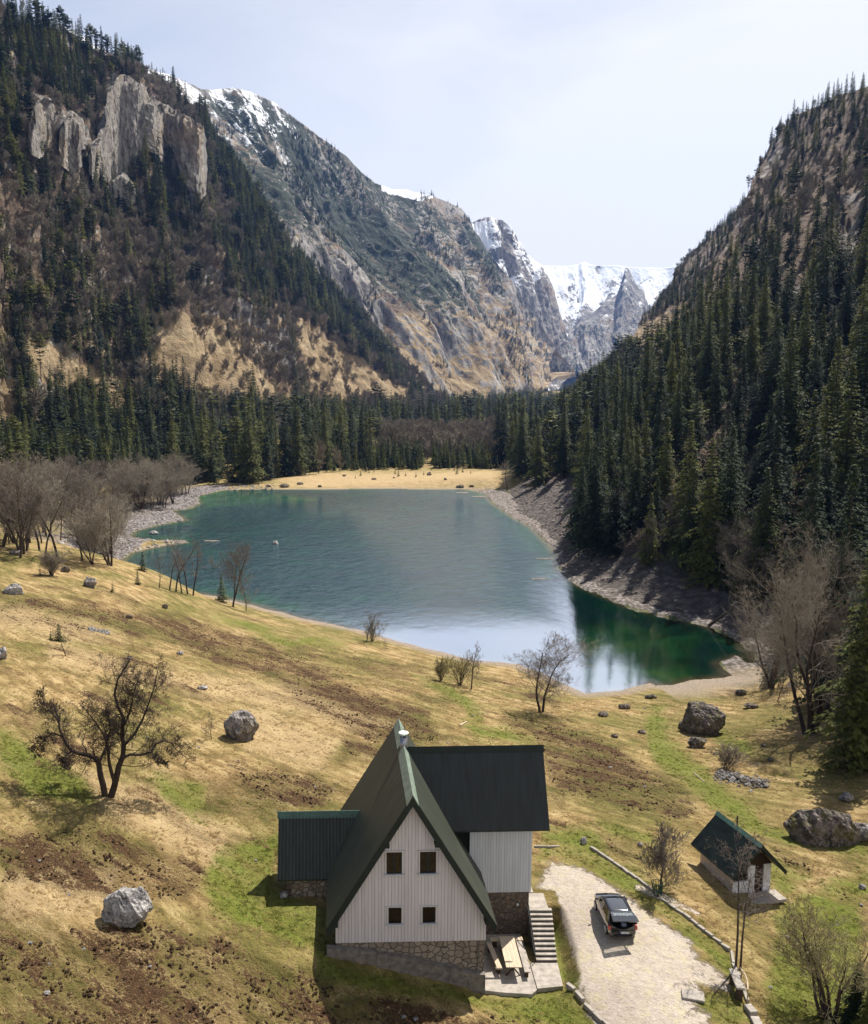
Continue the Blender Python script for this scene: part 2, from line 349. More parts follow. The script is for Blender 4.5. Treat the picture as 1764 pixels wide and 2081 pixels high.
def m_ground():
    s = NT('meadow')
    p = s.pos(); ps = s.posr(.66, (.42, 1.15, 1))
    n1 = s.noise(p, .12, 4); n2 = s.noise(ps, .9, 6, .62); n3 = s.noise(p, 5.5, 5, .65); n4 = s.noise(ps, 16, 3, .7)
    tan = s.ramp(n2, [(.30, (.13,.078,.030)), (.44, (.26,.168,.068)), (.57, (.37,.262,.118)), (.72, (.48,.365,.19))])
    olive = s.ramp(n2, [(.3, (.080,.075,.016)), (.5, (.15,.130,.032)), (.72, (.25,.20,.062))])
    c = s.mix(s.ramp(s.math('ADD', n1, s.math('MULTIPLY', n2, .35)), [(.54, .05), (.82, 1)]), olive, tan)
    c = s.mix(s.attr('tan'), c, s.mix(.5, tan, (.44,.325,.175)))
    gc = s.ramp(n3, [(.3, (.055,.085,.005)), (.5, (.105,.140,.010)), (.75, (.19,.20,.03))])
    n5 = s.noise(ps, .35, 5, .65)
    g = s.ramp(s.math('ADD', s.math('MULTIPLY', s.attr('green'), .8), s.math('ADD', s.math('MULTIPLY', s.math('SUBTRACT', n2, .5), 1.3), s.math('MULTIPLY', s.math('SUBTRACT', n5, .5), 1.6))), [(.30, 0), (.95, .85)])
    c = s.mix(g, c, gc)
    dc = s.ramp(n3, [(.36, (.15,.082,.036)), (.5, (.062,.031,.013)), (.60, (.16,.09,.040)), (.74, (.32,.21,.10))])
    d = s.ramp(s.math('ADD', s.math('MULTIPLY', s.attr('dirt'), .50), s.math('ADD', s.math('MULTIPLY', s.math('SUBTRACT', n3, .5), 1.5), s.math('ADD', s.math('MULTIPLY', s.math('SUBTRACT', n2, .5), 1.4), s.math('MULTIPLY', s.math('SUBTRACT', n5, .5), 2.2)))), [(.46, 0), (.60, 1)])
    c = s.mix(d, c, dc)
    # shore mud and pale rock, gravel of the yard
    sh = s.ramp(n3, [(.3, (.17,.13,.09)), (.55, (.30,.24,.18)), (.75, (.42,.36,.29))])
    c = s.mix(s.attr('shore'), c, sh)
    st = s.ramp(s.voro(p, 1.3, out=0), [(.0, (.34,.31,.29)), (.35, (.24,.21,.20)), (.6, (.09,.075,.07))])
    c = s.mix(s.attr('stony'), c, st)
    gv = s.ramp(s.noise(p, 14, 8, .85), [(.30, (.22,.18,.145)), (.5, (.37,.315,.26)), (.70, (.48,.42,.36))])
    gv = s.mix(s.ramp(s.noise(p, .45, 5, .65), [(.40, 0), (.68, .45)]), gv, (.27,.215,.165))
    gv = s.mix(s.ramp(s.noise(p, 1.3, 5, .7), [(.5, 0), (.72, .5)]), gv, (.42,.37,.16))
    gm = s.ramp(s.math('ADD', s.attr('gravel'), s.math('MULTIPLY', s.math('SUBTRACT', s.noise(p, 2.5, 6, .7), .5), 1.3)), [(.40, 0), (.66, 1)])
    c = s.mix(gm, c, gv)
    bed = s.ramp(s.noise(p, .25, 5), [(.35, (.03,.05,.012)), (.6, (.16,.16,.05))])
    c = s.mix(s.attr('bed'), c, bed)
    fl = s.ramp(s.math('ADD', s.math('MULTIPLY', n4, .5), s.math('MULTIPLY', s.noise(s.posr(.66, (.8, 2.6, 1)), 3.2, 5, .7), .5)), [(.34, .50), (.5, .98), (.66, 1.30)])
    c = s.mix(1.0, c, fl, 'MULTIPLY')
    s.base(c)
    h = s.math('ADD', s.math('MULTIPLY', n3, s.math('ADD', .5, s.math('MULTIPLY', s.attr('dirt'), 1.2))), s.math('MULTIPLY', n4, .35))
    h = s.math('MULTIPLY', h, s.math('SUBTRACT', 1.0, s.math('MULTIPLY', gm, .85)))
    s.bump(h, 1.0, .30)
    return s.m
def build_ground():
    NY, NX = 1350, 860
    ys = np.r_[np.geomspace(16, 34, 150, endpoint=False), np.geomspace(34, 190, 850, endpoint=False), np.geomspace(190, 2600, NY-1000)]
    u = np.linspace(-1, 1, NX); u = u*(.62+.38*u*u)
    X = u[None, :]*(ys[:, None]*.95+16) + .13*ys[:, None]; Y = np.repeat(ys[:, None], NX, 1)
    x = X.ravel(); y = Y.ravel(); z = np.zeros_like(x)
    for i in range(0, len(x), 200000): z[i:i+200000] = zfun(x[i:i+200000], y[i:i+200000])
    px, row = proj(np.stack([x, y, z], 1))
    near = y < 190
    dirt = np.zeros_like(x); green = np.zeros_like(x); tan = np.zeros_like(x)
    for k, p in enumerate(DIRT): dirt = np.maximum(dirt, pmask(px, row, p, 14, 26, .022, 3*k)*near)
    for k, p in enumerate(GREEN): green = np.maximum(green, pmask(px, row, p, 22, 22, .02, 40+3*k)*near)
    for k, p in enumerate(TAN): tan = np.maximum(tan, pmask(px, row, p, 20, 22, .02, 90+3*k)*near)
    # streaks of turned soil elsewhere, along the slope
    a = .42; q = x*math.cos(a)-y*math.sin(a); r = x*math.sin(a)+y*math.cos(a)
    st = fbm(q*.09, r*.22, 4, 77)
    dirt = np.maximum(dirt, sstep(.14, .34, st)*near*.75*(px < 1150)*sstep(0, 4, sdist(x, y, SHORE)-6)*(row > 1190))
    lot = [tuple(hit(a_, b_)[:2]) if False else tuple(Wz(a_, b_, 7.95)[:2]) for a_, b_ in LOT_PX]
    dl = sdist(x, y, lot); gravel = sstep(1.1, -1.1, dl)*near*sstep(.2, 1.0, sdist(x, y, [(9,45),(11.2,46.3),(11.5,48.8),(11.6,53.6),(9,53.6)]))
    gravel = np.maximum(gravel, pmask(px, row, [(1290,1795),(1345,1812),(1425,1855),(1420,1862),(1340,1830),(1290,1808)], 4)*.8)
    dirt *= 1-sstep(2.5, .5, dl)
    green = np.maximum(green, .35*sstep(6, 0, dl)*near)
    dirt *= np.where(green > .5, .35, 1)
    m = (y > 80) & (y < 520) & (np.abs(x) < 200); ds = np.full(x.shape, 60.); ds[m] = sdist(x[m], y[m], SHORE)
    bed = (z < .02).astype(float)
    sw = np.where(y > 340, 4.0, np.where(x > 40, 9.0, 3.2))
    shore = sstep(1, .2, ds/sw)*(ds > -3)
    # sandy beach beyond the lake, stony shores left
    beach = sstep(365, 385, y)*sstep(80, 45, ds)*sstep(520, 640, px)*sstep(1040, 990, px)
    tan = np.maximum(tan, beach); green = np.maximum(green, (y > 420)*(y < 520)*.45*(px > 700)*(px < 1000)*sstep(.1, .5, fbm(x*.06, y*.06, 3, 9)))
    stony = ((x < -60)*sstep(26, 8, ds+6*fbm(x*.1, y*.1, 3, 5))*(y > 190))*(1-beach)*(px < 620)
    rts = (x > np.interp(y, [110,150,200,300,430], [62,30,0,-10,30]))*sstep(120, 128, y)*sstep(378, 362, y)*(ds > -3)
    stony = np.maximum(stony, rts*.9); shore *= 1-stony*.9
    # relief: tussocks in the grass, clods where the soil is turned
    fine = sstep(190, 120, y)
    amp = (.045+.20*dirt)*(1-gravel)*(1-shore)*fine
    z = z + amp*(fbm(x*1.7, y*1.7, 4, 31, .6)) + .05*fine*(1-gravel)*fbm(x*4.5, y*4.5, 2, 71)
    z = z + stony*.6*ridged(x*.35, y*.35, 3, 12)*(ds > 0)
    o = mesh_np('ground', np.stack([x, y, z], 1), grid_faces(NY, NX)[:, ::-1], m_ground(), smooth=True,
        attrs=dict(dirt=dirt, green=green, tan=tan, gravel=gravel, shore=shore, bed=bed, stony=stony))
    tag(o, kind='structure')
    return o
build_ground()

# ------------------------------------------------------------------ lake
def m_water():
    s = NT('lake_water')
    p = s.pos(); pr = s.pos((1, .75, 1), (0, 0, -.25))
    big = s.noise(s.pos((1, .6, 1), (0, 0, .15)), .011, 3, .5)
    patch = s.noise(p, .09, 5, .6, .8)
    deep = s.ramp(patch, [(.35, (.004,.022,.026)), (.6, (.005,.034,.030)), (.75, (.008,.055,.032))])
    shal = s.ramp(patch, [(.35, (.006,.028,.010)), (.55, (.010,.080,.024)), (.7, (.05,.125,.018))])
    c = s.mix(s.attr('shallow'), deep, shal)
    edge = s.ramp(s.noise(p, .5, 4), [(.3, (.05,.045,.02)), (.7, (.17,.14,.08))])
    c = s.mix(s.attr('edge'), c, edge)
    s.base(c).set(Roughness=.04, IOR=1.9, Specular_IOR_Level=.5)
    w1 = s.noise(pr, .40, 6, .72, .3); w2 = s.noise(pr, .13, 3, .6)
    h = s.math('ADD', w1, s.math('MULTIPLY', w2, .25))
    wind = s.math('MULTIPLY', s.attr('wind'), s.ramp(big, [(.3, .55), (.7, 1.15)]))
    b = s.n.new('ShaderNodeBump'); b.inputs['Distance'].default_value = .45; s.l.new(h, b.inputs['Height'])
    s.l.new(s.math('MULTIPLY', wind, 1.0), b.inputs['Strength']); s.l.new(b.outputs[0], s.b.inputs['Normal'])
    s._in(s.b.inputs['Roughness'], .5); s._in(s.b.inputs['Specular IOR Level'], 0.0)
    gl = s.n.new('ShaderNodeBsdfGlossy'); gl.inputs['Roughness'].default_value = .03; gl.inputs['Color'].default_value = (.93,.96,1,1); s.l.new(b.outputs[0], gl.inputs['Normal'])
    lw = s.n.new('ShaderNodeLayerWeight'); lw.inputs['Blend'].default_value = .5
    fac = s.ramp(lw.outputs['Facing'], [(.0, .03), (.50, .34), (.64, .72), (.80, .84), (1.0, .97)])
    fac = s.math('MULTIPLY', fac, s.math('SUBTRACT', 1.0, s.math('MULTIPLY', s.attr('wind'), .58)))
    ms = s.n.new('ShaderNodeMixShader'); s.l.new(fac, ms.inputs[0]); s.l.new(s.b.outputs[0], ms.inputs[1]); s.l.new(gl.outputs[0], ms.inputs[2]); s.l.new(ms.outputs[0], s.out.inputs['Surface'])
    return s.m
def build_water():
    xs = np.linspace(-125, 95, 300); ys = np.linspace(100, 430, 380)
    X, Y = np.meshgrid(xs, ys, indexing='ij'); x = X.ravel(); y = Y.ravel()
    d = sdist(x, y, SHORE); px, row = proj(np.stack([x, y, 0*x], 1))
    q = row + 10*fbm(x*.04, y*.04, 3, 4)
    calm = sstep(1215, 1300, q+.0*px)                        # wind dies in the lee of the near bank
    calm = np.maximum(calm, sstep(1050, 1180, px)*sstep(1120, 1200, q))
    wind = .035+.965*(1-calm)
    shallow = np.clip(sstep(-9, -1, d+4*fbm(x*.07, y*.07, 3, 6))*.42 + pmask(px, row, [(1180,1265),(1240,1262),(1330,1275),(1420,1290),(1400,1392),(1200,1400),(1170,1330)], 18, 14, .03, 2)*.9
              + pmask(px, row, [(380,1000),(560,1004),(640,1012),(520,1024),(400,1024)], 8, 8, .03, 3)*.6, 0, 1)
    edge = sstep(-2.2, 0, d)
    o = mesh_np('lake', np.stack([x, y, 0*x], 1), grid_faces(300, 380), m_water(), attrs=dict(wind=wind, shallow=shallow, edge=edge))
    tag(o, kind='structure')
build_water()

# ------------------------------------------------------------------ mountains
def m_mountain(name, far=False):
    s = NT(name)
    k = .45 if far else 1.0
    p = s.pos(); pv = s.pos((1, 1, .35))
    n1 = s.noise(p, .012*k, 5, .6); n2 = s.noise(pv, .05*k, 7, .68); n3 = s.noise(p, .22*k, 6, .7)
    rock = s.ramp(n2, [(.30, (.06,.055,.052)), (.45, (.18,.165,.155)), (.58, (.31,.285,.255)), (.72, (.44,.40,.35))])
    rock = s.mix(s.ramp(n1, [(.52, 0), (.68, .55)]), rock, (.30,.20,.12))
    crack = s.noise(s.pos((1, 1, .22)), .13*k, 6, .7, .6)
    rock = s.mix(s.ramp(crack, [(.38, .85), (.47, 0)]), rock, (.055,.048,.045))
    wood = s.ramp(n3, [(.32, (.035,.023,.016)), (.5, (.11,.072,.048)), (.66, (.20,.138,.088))])
    grass = s.ramp(n2, [(.32, (.15,.10,.052)), (.5, (.27,.195,.105)), (.68, (.38,.29,.175))])
    pine = s.ramp(n3, [(.36, (.012,.019,.012)), (.6, (.032,.042,.022))])
    jit = s.math('MULTIPLY', s.math('SUBTRACT', n2, .5), 1.6); jit3 = s.math('MULTIPLY', s.math('SUBTRACT', n3, .5), 1.6)
    c = s.mix(s.ramp(s.math('ADD', s.attr('grass'), jit), [(.38, 0), (.60, 1)]), wood, grass)
    c = s.mix(s.ramp(s.math('ADD', s.attr('rock'), jit), [(.40, 0), (.58, 1)]), c, rock)
    c = s.mix(s.ramp(s.math('ADD', s.attr('pine'), jit3), [(.42, 0), (.58, 1)]), c, pine)
    c = s.mix(s.ramp(s.math('ADD', s.attr('snow'), s.math('ADD', s.math('MULTIPLY', jit, .8), s.math('MULTIPLY', jit3, .7))), [(.46, 0), (.56, 1)]), c, (.80,.82,.85))
    s.base(c)
    s.bump(s.math('ADD', s.math('ADD', n2, s.math('MULTIPLY', n3, .5)), crack), .9, 7.0 if far else 4.0)
    return s.m
def spline(P, n, k=4):
    """Catmull-Rom through the rows of P (m, d) -> (n, d)"""
    P = np.asarray(P, float); m = len(P); t = np.linspace(0, m-1, n); i = np.clip(t.astype(int), 0, m-2); f = (t-i)[:, None]
    g = lambda j: P[np.clip(j, 0, m-1)]
    a, b, c, d = g(i-1), g(i), g(i+1), g(i+2)
    s = .5*(2*b+(c-a)*f+(2*a-5*b+4*c-d)*f*f+(3*b-3*c+d-a)*f**3)
    return s*.6+(b*(1-f)+c*f)*.4
def G(*v):  # guide point: 3 numbers px,row,y ; 4th 'w' means a world point
    return np.array(v[:3], float) if len(v) == 4 else Wy(*v)
class Slope: pass
def loft(name, pairs, NU, NV, amp, gul, conc=1.12, seed=0, back=.9, sil=.35, mat=None, dispx=None, attrs=None, label=None):
    r = spline([p[0] for p in pairs], NU); f = spline([p[-1] for p in pairs], NU)
    mid = spline([p[1] for p in pairs], NU) if len(pairs[0]) == 3 else None
    v = np.linspace(0, 1, NV)
    seg = np.r_[0, np.cumsum(np.linalg.norm(np.diff(r[:, :2], axis=0), axis=1)*.5+np.linalg.norm(np.diff(f[:, :2], axis=0), axis=1)*.5)]
    H = f[:, None, :]*(1-v[None, :, None]) + r[:, None, :]*v[None, :, None]
    if mid is not None:
        b0 = ((1-v)**2)[None, :, None]; b1 = (2*v*(1-v))[None, :, None]; b2 = (v**2)[None, :, None]
        ctrl = 2*mid-.5*(f+r); H = f[:, None]*b0+ctrl[:, None]*b1+r[:, None]*b2
    else:
        H[:, :, 2] = f[:, None, 2]+(r-f)[:, None, 2]*(v**conc)[None, :]
    L = np.linalg.norm(r-f, axis=1)
    S = np.repeat(seg[:, None], NV, 1); T = v[None, :]*L[:, None]
    du = np.gradient(H, axis=0); dv = np.gradient(H, axis=1); N = np.cross(du, dv); N /= np.linalg.norm(N, axis=2, keepdims=True)+1e-9
    N *= np.sign(N[..., 2:3]+1e-9)
    env = np.minimum(1, np.sin(np.pi*np.clip(v, 0, 1))**.6+ (v > .5)*sil)[None, :]*sstep(0, .06, v)[None, :]
    wob = 25*fbm(S/160, T/160, 2, seed+90)
    g = ridged((S+wob)/gul, T/(gul*4.5), 5, seed)*.85 + fbm(S/(gul*.22), T/(gul*.6), 4, seed+40)*.24 + ridged((S+T*.3)/(gul*.07), T/(gul*.11), 3, seed+61)*.04
    D = amp*env*(g-.15)
    if dispx is not None: D = D + dispx(H, S, T)*sstep(0, .05, v)[None, :]
    P = H + N*D[..., None]
    # the far side of the ridge
    nb = 10; k = np.arange(1, nb+1)
    out = (r-f); out[:, 2] = 0; out /= np.linalg.norm(out, axis=1, keepdims=True)+1e-9
    hh = np.maximum(r[:, 2]-f[:, 2], 20)
    B = P[:, -1:, :] + out[:, None, :]*(hh[:, None, None]*back*(k/nb)[None, :, None]); B[:, :, 2] -= (hh[:, None]*.95)*(k/nb)[None, :]**1.4
    A = np.concatenate([P, B], 1)
    sl = Slope(); sl.P = P; sl.N = N; sl.S = S; sl.T = T; sl.v = v; sl.D = D; sl.NU = NU; sl.NV = NV
    dP = np.cross(np.gradient(P, axis=0), np.gradient(P, axis=1)); dP /= np.linalg.norm(dP, axis=2, keepdims=True)+1e-9; sl.nz = np.abs(dP[..., 2])
    at = attrs(sl)
    at = {q: np.concatenate([a, np.repeat(a[:, -1:], nb, 1)], 1) for q, a in at.items()}
    fc = grid_faces(NU, NV+nb)
    n0 = np.cross(A[1, 0]-A[0, 0], A[0, 1]-A[0, 0])
    if n0[2] < 0: fc = fc[:, ::-1]
    o = mesh_np(name, A.reshape(-1, 3), fc, mat, smooth=True, attrs=at)
    tag(o, label=label, kind='structure'); sl.o = o
    sl.px, sl.row = proj(P)
    return sl
def m_cliff():
    s = NT('cliff_rock'); p = s.pos((1, 1, .4)); n = s.noise(p, .13, 9, .74, .8); n2 = s.noise(s.pos((1, 1, .5)), .55, 6, .7); n1 = s.noise(s.pos(), .035, 4)
    c = s.ramp(s.math('ADD', s.math('MULTIPLY', n, .6), s.math('MULTIPLY', n2, .4)), [(.36, (.07,.06,.052)), (.44, (.21,.185,.16)), (.54, (.38,.345,.30)), (.68, (.52,.48,.42))])
    c = s.mix(s.ramp(n1, [(.48, 0), (.66, .6)]), c, (.33,.23,.13)); s.base(c); s.bump(s.math('ADD', n, s.math('MULTIPLY', n2, .6)), 1.0, 4.0); return s.m
MCLIFF = m_cliff()
def cliff(sl, tops, bots, seed, lean=.14, amp=1.0):
    """a rock wall standing on a slope: foot on the slope, near-vertical ribbed face, its back buried in the hill"""
    xs = np.array([t[0] for t in tops], float); n = 150; m = 90
    px = np.linspace(xs[0], xs[-1], n); tr = np.interp(px, xs, [t[1] for t in tops]); br = np.interp(px, [b[0] for b in bots], [b[1] for b in bots])
    tr = tr+4*fbm(px*.12, px*0, 3, seed)*(xs[-1]-xs[0])/80; D = (sl.P-_C) @ _F; B = []
    for a, r in zip(px, br):
        k = (np.abs(sl.px-a) < 5) & (np.abs(sl.row-r) < 6)
        B.append(np.array([D[k].min() if k.any() else np.nan]))
    d = np.array(B).ravel(); ok = ~np.isnan(d); d = np.interp(np.arange(n), np.where(ok)[0], d[ok]); d = np.convolve(np.pad(d, 8, 'edge'), np.ones(17)/17, 'valid')-6
    R_ = np.stack([ray(a, r) for a, r in zip(px, br)]); F0 = _C+R_*d[:, None]
    y = F0[:, 1]; T0 = np.stack([Wy(a, r, yy) for a, r, yy in zip(px, tr, y)]); h = np.maximum(T0[:, 2]-F0[:, 2], 1)
    T0 = np.stack([Wy(a, r, yy) for a, r, yy in zip(px, tr, y+h*lean)]); F0 = F0-(T0-F0)*.2
    v = np.linspace(0, 1, m); P = F0[:, None]*(1-v[None, :, None])+T0[:, None]*v[None, :, None]
    L = np.r_[0, np.cumsum(np.linalg.norm(np.diff(F0, axis=0), axis=1))]; S = L[:, None]+0*v[None]; Tt = v[None]*h[:, None]
    e = np.minimum(1, np.minimum(np.arange(n), n-1-np.arange(n))/10)[:, None]
    q = ridged(S/30+.5*fbm(Tt/20, S/25, 3, seed), Tt/60, 4, seed)*4.5+ridged(Tt/13+S/38, S/50, 3, seed+31)*1.6+ridged(S/9+.3*fbm(Tt/9, S/9, 2, seed+3), Tt/16, 5, seed+9)*4.6+ridged(S/3, Tt/4, 4, seed+19)*1.8-5*sstep(.86, 1, v)[None]
    P = P-np.array([0.25, 1, 0])*((q-3.0)*amp*(.35+.65*e))[..., None]
    k = np.arange(1, 13); Bk = P[:, -1:, :]+np.array([-.2, 1, 0.0])[None, None]*(7*k[None, :, None]); Bk[:, :, 2] += (1.6*k+1.5*fbm(S[:, :1]/9, k*.7, 2, seed))
    A = np.concatenate([P, Bk], 1); fc = grid_faces(n, m+12)
    o = mesh_np('cliff', A.reshape(-1, 3), fc, MCLIFF, smooth=True); tag(o, kind='structure'); return o
MNEAR = m_mountain('mountain_ground'); MFAR = m_mountain('far_mountain_rock', True)

SCREE = [[(345,625),(385,640),(470,700),(602,815),(585,835),(470,835),(380,810),(290,760),(320,690)],[(60,690),(160,730),(300,800),(400,850),(300,850),(120,790),(40,740)], [(598,640),(640,668),(720,725),(835,800),(840,840),(700,840),(640,790),(612,720)],
         [(0,840),(60,870),(130,915),(90,925),(0,880)],[(560,490),(600,505),(640,560),(590,540)]]
CLIFF = [[(222,150),(252,152),(290,168),(312,200),(405,245),(414,300),(418,372),(385,372),(350,330),(312,282),(296,300),(286,335),(250,330),(215,345),(186,330),(192,270),(215,230)],
         [(70,188),(100,205),(105,250),(96,292),(62,290),(58,240)],[(122,222),(158,232),(163,300),(150,325),(122,300)],[(215,330),(270,360),(265,400),(225,395)],
         [(375,510),(460,560),(540,640),(560,690),(500,660),(420,640),(400,580)],[(520,690),(600,660),(615,770),(570,740)],[(0,290),(40,310),(36,350),(0,350)]]
def attrsA(s):
    px, row = proj(s.P)
    rock = np.zeros(px.shape); grass = np.zeros(px.shape)
    for k, p in enumerate(CLIFF): rock = np.maximum(rock, pmask(px, row, p, 7, 12, .04, k*3)*(1.15 if k < 4 else .75))
    for k, p in enumerate(SCREE): grass = np.maximum(grass, pmask(px, row, p, 8, 14, .03, k*3+50))
    rock = np.maximum(rock, .42*sstep(.62, .42, s.nz)*(1-grass))
    grass = np.maximum(grass, .27+.30*sstep(520, 700, row)+.26*fbm(s.S/60, s.T/90, 3, 5))
    z = np.zeros(px.shape)
    return dict(rock=rock, grass=grass, pine=z, snow=z)
def dispA(H, S, T):
    px, row = proj(H)
    d = np.zeros(px.shape)
    for k, (p, a) in enumerate(zip(CLIFF, (10, 8, 8, 6, 6, 5, 6))):
        m = pmask(px, row, p, 14, 10, .03, k*3)
        d += m*a*(.7+.75*ridged(S/14, T/110, 4, 7+k)+.3*ridged(S/5, T/14, 3, 27+k))
    return d
slopeA = loft('mountain_slope', [
    (G(-260,-170.0,420), G(-240,170,5,'w')),(G(-90,-60.0,500), G(-215,290,5,'w')),(G(0,35.0,600), G(-175,400,0,'w')), (G(150,70.0,720), G(-135,490,0,'w')), (G(240,134.0,800), G(-105,560,0,'w')), (G(300,177.0,900), G(-85,620,0,'w')),
    (G(350,206.0,950), G(-70,670,0,'w')), (G(385,239.0,1000), G(-50,730,0,'w')), (G(420,294.0,1050), G(-30,790,0,'w')), (G(470,346.0,1100), G(-8,850,0,'w')),
    (G(520,404.0,1150), G(14,910,0,'w')), (G(560,464.0,1200), G(34,970,0,'w')), (G(600,532.0,1250), G(52,1030,0,'w')), (G(640,569.0,1280), G(70,1090,0,'w')),
    (G(700,634.0,1320), G(90,1160,0,'w')), (G(760,704.0,1380), G(110,1240,0,'w')), (G(800,764.0,1430), G(125,1330,0,'w')), (G(850,819.0,1550), G(150,1450,5,'w'))],
    620, 330, 34, 110, 1.15, 3, mat=MNEAR, dispx=dispA, attrs=attrsA, sil=.15)

cliff(slopeA, [(200,300),(208,262),(214,226),(224,172),(232,152),(246,147),(258,153),(272,166),(288,172),(296,196),(303,235)], [(200,335),(225,345),(250,338),(275,330),(303,300)], 3)
cliff(slopeA, [(291,214),(300,203),(318,204),(340,214),(362,226),(386,238),(402,248),(412,262),(417,300),(420,345)], [(291,285),(320,296),(345,335),(372,372),(400,392),(420,385)], 5)
cliff(slopeA, [(58,240),(66,206),(76,189),(90,194),(100,206),(107,240)], [(58,295),(80,300),(107,285)], 7, amp=.7)
cliff(slopeA, [(120,262),(130,230),(140,222),(153,232),(160,262),(166,300)], [(120,315),(140,330),(166,325)], 9, amp=.7)
cliff(slopeA, [(180,312),(188,280),(200,263),(214,272),(226,300),(236,330)], [(180,345),(205,362),(236,362)], 11, amp=.7)
cliff(slopeA, [(215,385),(232,358),(250,352),(268,372),(276,395)], [(215,402),(245,412),(276,410)], 13, amp=.6)
def attrsB(s):
    px, row = proj(s.P); z = s.P[..., 2]
    b = fbm(s.S/300, s.T/300, 4, 2); pn = fbm(s.S/80, s.T/170, 5, 12)
    up = sstep(560, 130, row+.0*px)                          # 1 near the crest
    rock = .40+.45*sstep(.75, .5, s.nz)+.28*b
    line = 140+(px-400)*.62+0*row                          # dwarf pine grows in a belt under the crest
    belt = sstep(-60, 0, row-line)*sstep(310, 120, row-line)*sstep(170, 215, row)
    pine = np.clip(belt*.52+.42*pn+.12-.30*sstep(900, 1150, px), 0, 1)
    low = sstep(560, 800, row)
    pine = pine*(1-.7*low)
    grass = .50+.35*b+.2*low
    rock = rock-.30*low*(1-sstep(.6, .4, s.nz))
    crest = (1-s.v[None, :])*1.0
    snow = np.clip(sstep(.60, .97, s.v)[None, :]*.50+.28*fbm(s.S/40, s.T/60, 3, 44), 0, .52)*sstep(650, 570, px)
    snow = np.maximum(snow, .80*sstep(.965, .99, s.v)[None, :]*(px > 775)*(px < 880))
    snow = np.maximum(snow, pmask(px, row, [(395,225),(415,235),(480,320),(470,330),(440,290)], 6, 8, .05)*.62)
    snow = np.maximum(snow, pmask(px, row, [(780,375),(865,400),(860,412),(800,395)], 4, 5, .05)*.8)
    return dict(rock=rock, grass=grass, pine=pine, snow=snow)
slopeB = loft('mountain_range', [
    (G(120,60,1500), G(-150,1000,10,'w')),(G(230,112,1560), G(-60,1150,10,'w')),(G(310,140,1620), G(40,1250,10,'w')), (G(410,178,1750), G(90,1330,10,'w')), (G(455,180,1800), G(120,1380,10,'w')), (G(520,186,1860), G(150,1440,10,'w')), (G(560,205,1900), G(175,1490,12,'w')),
    (G(610,238,1950), G(200,1540,12,'w')), (G(655,275,2000), G(222,1600,14,'w')), (G(700,315,2050), G(245,1660,16,'w')), (G(745,352,2100), G(265,1720,18,'w')), (G(785,378,2200), G(285,1780,20,'w')), (G(860,396,2350), G(310,1850,24,'w')),
    (G(905,408,2450), G(335,1930,28,'w')), (G(935,425,2500), G(355,2000,32,'w')), (G(960,468,2550), G(380,2080,36,'w')), (G(990,505,2600), G(405,2160,40,'w')), (G(1030,555,2650), G(432,2240,46,'w')),
    (G(1065,610,2680), G(460,2330,54,'w')), (G(1100,655,2720), G(490,2430,66,'w')), (G(1130,700,2760), G(520,2530,80,'w')), (G(1168,748,2850), G(575,2700,95,'w'))],
    680, 300, 105, 290, 1.18, 21, mat=MFAR, attrs=attrsB, sil=.22)
def attrsD(s):
    px, row = proj(s.P); b = fbm(s.S/200, s.T/200, 4, 5); e = fbm(s.S/45, s.T/110, 4, 9)
    snow = np.clip(.52+.5*e-sstep(540, 640, row)*.35, 0, 1)*sstep(.15, .5, s.nz)
    snow = np.maximum(snow, pmask(px, row, [(958,452),(990,444),(1000,500),(985,530)], 8, 6, .05)*.9)
    snow = snow*sstep(730, 640, row)
    return dict(rock=.9+.3*b, grass=.2+.2*b, pine=.35*sstep(600, 700, row)+.3*b, snow=snow)
slopeD = loft('snowy_peak', [
    (G(880,500,3050), G(330,2600,60,'w')), (G(930,465,3100), G(380,2650,60,'w')), (G(962,450,3150), G(430,2720,60,'w')), (G(985,442,3180), G(470,2780,60,'w')), (G(1008,446,3200), G(500,2820,60,'w')), (G(1022,446,3210), G(530,2850,60,'w')), (G(1038,462,3220), G(560,2880,60,'w')),
    (G(1048,490,3240), G(590,2920,70,'w')), (G(1080,528,3280), G(625,2960,70,'w')), (G(1105,545,3320), G(650,3000,80,'w')), (G(1125,595,3320), G(670,3030,90,'w')), (G(1140,650,3320), G(690,3060,95,'w')), (G(1160,715,3330), G(720,3120,100,'w'))],
    320, 220, 60, 150, 1.1, 33, mat=MFAR, attrs=attrsD, sil=.25)
def attrsE(s):
    px, row = proj(s.P); b = fbm(s.S/260, s.T/260, 4, 5); e = fbm(s.S/50, s.T/130, 5, 19)
    snow = np.clip(.76-.50*sstep(585, 680, row)+.6*e, 0, 1)
    snow = np.maximum(snow, pmask(px, row, [(1120,600),(1140,605),(1150,640),(1128,690),(1120,680),(1130,640)], 6, 5, .05)*.95)
    snow = np.maximum(snow, pmask(px, row, [(1130,700),(1150,675),(1155,682),(1138,706)], 4, 3, .05)*.9)
    return dict(rock=.9+.3*b, grass=.35+.2*b-.2, pine=.1+.25*b+.2*sstep(600, 720, row), snow=snow)
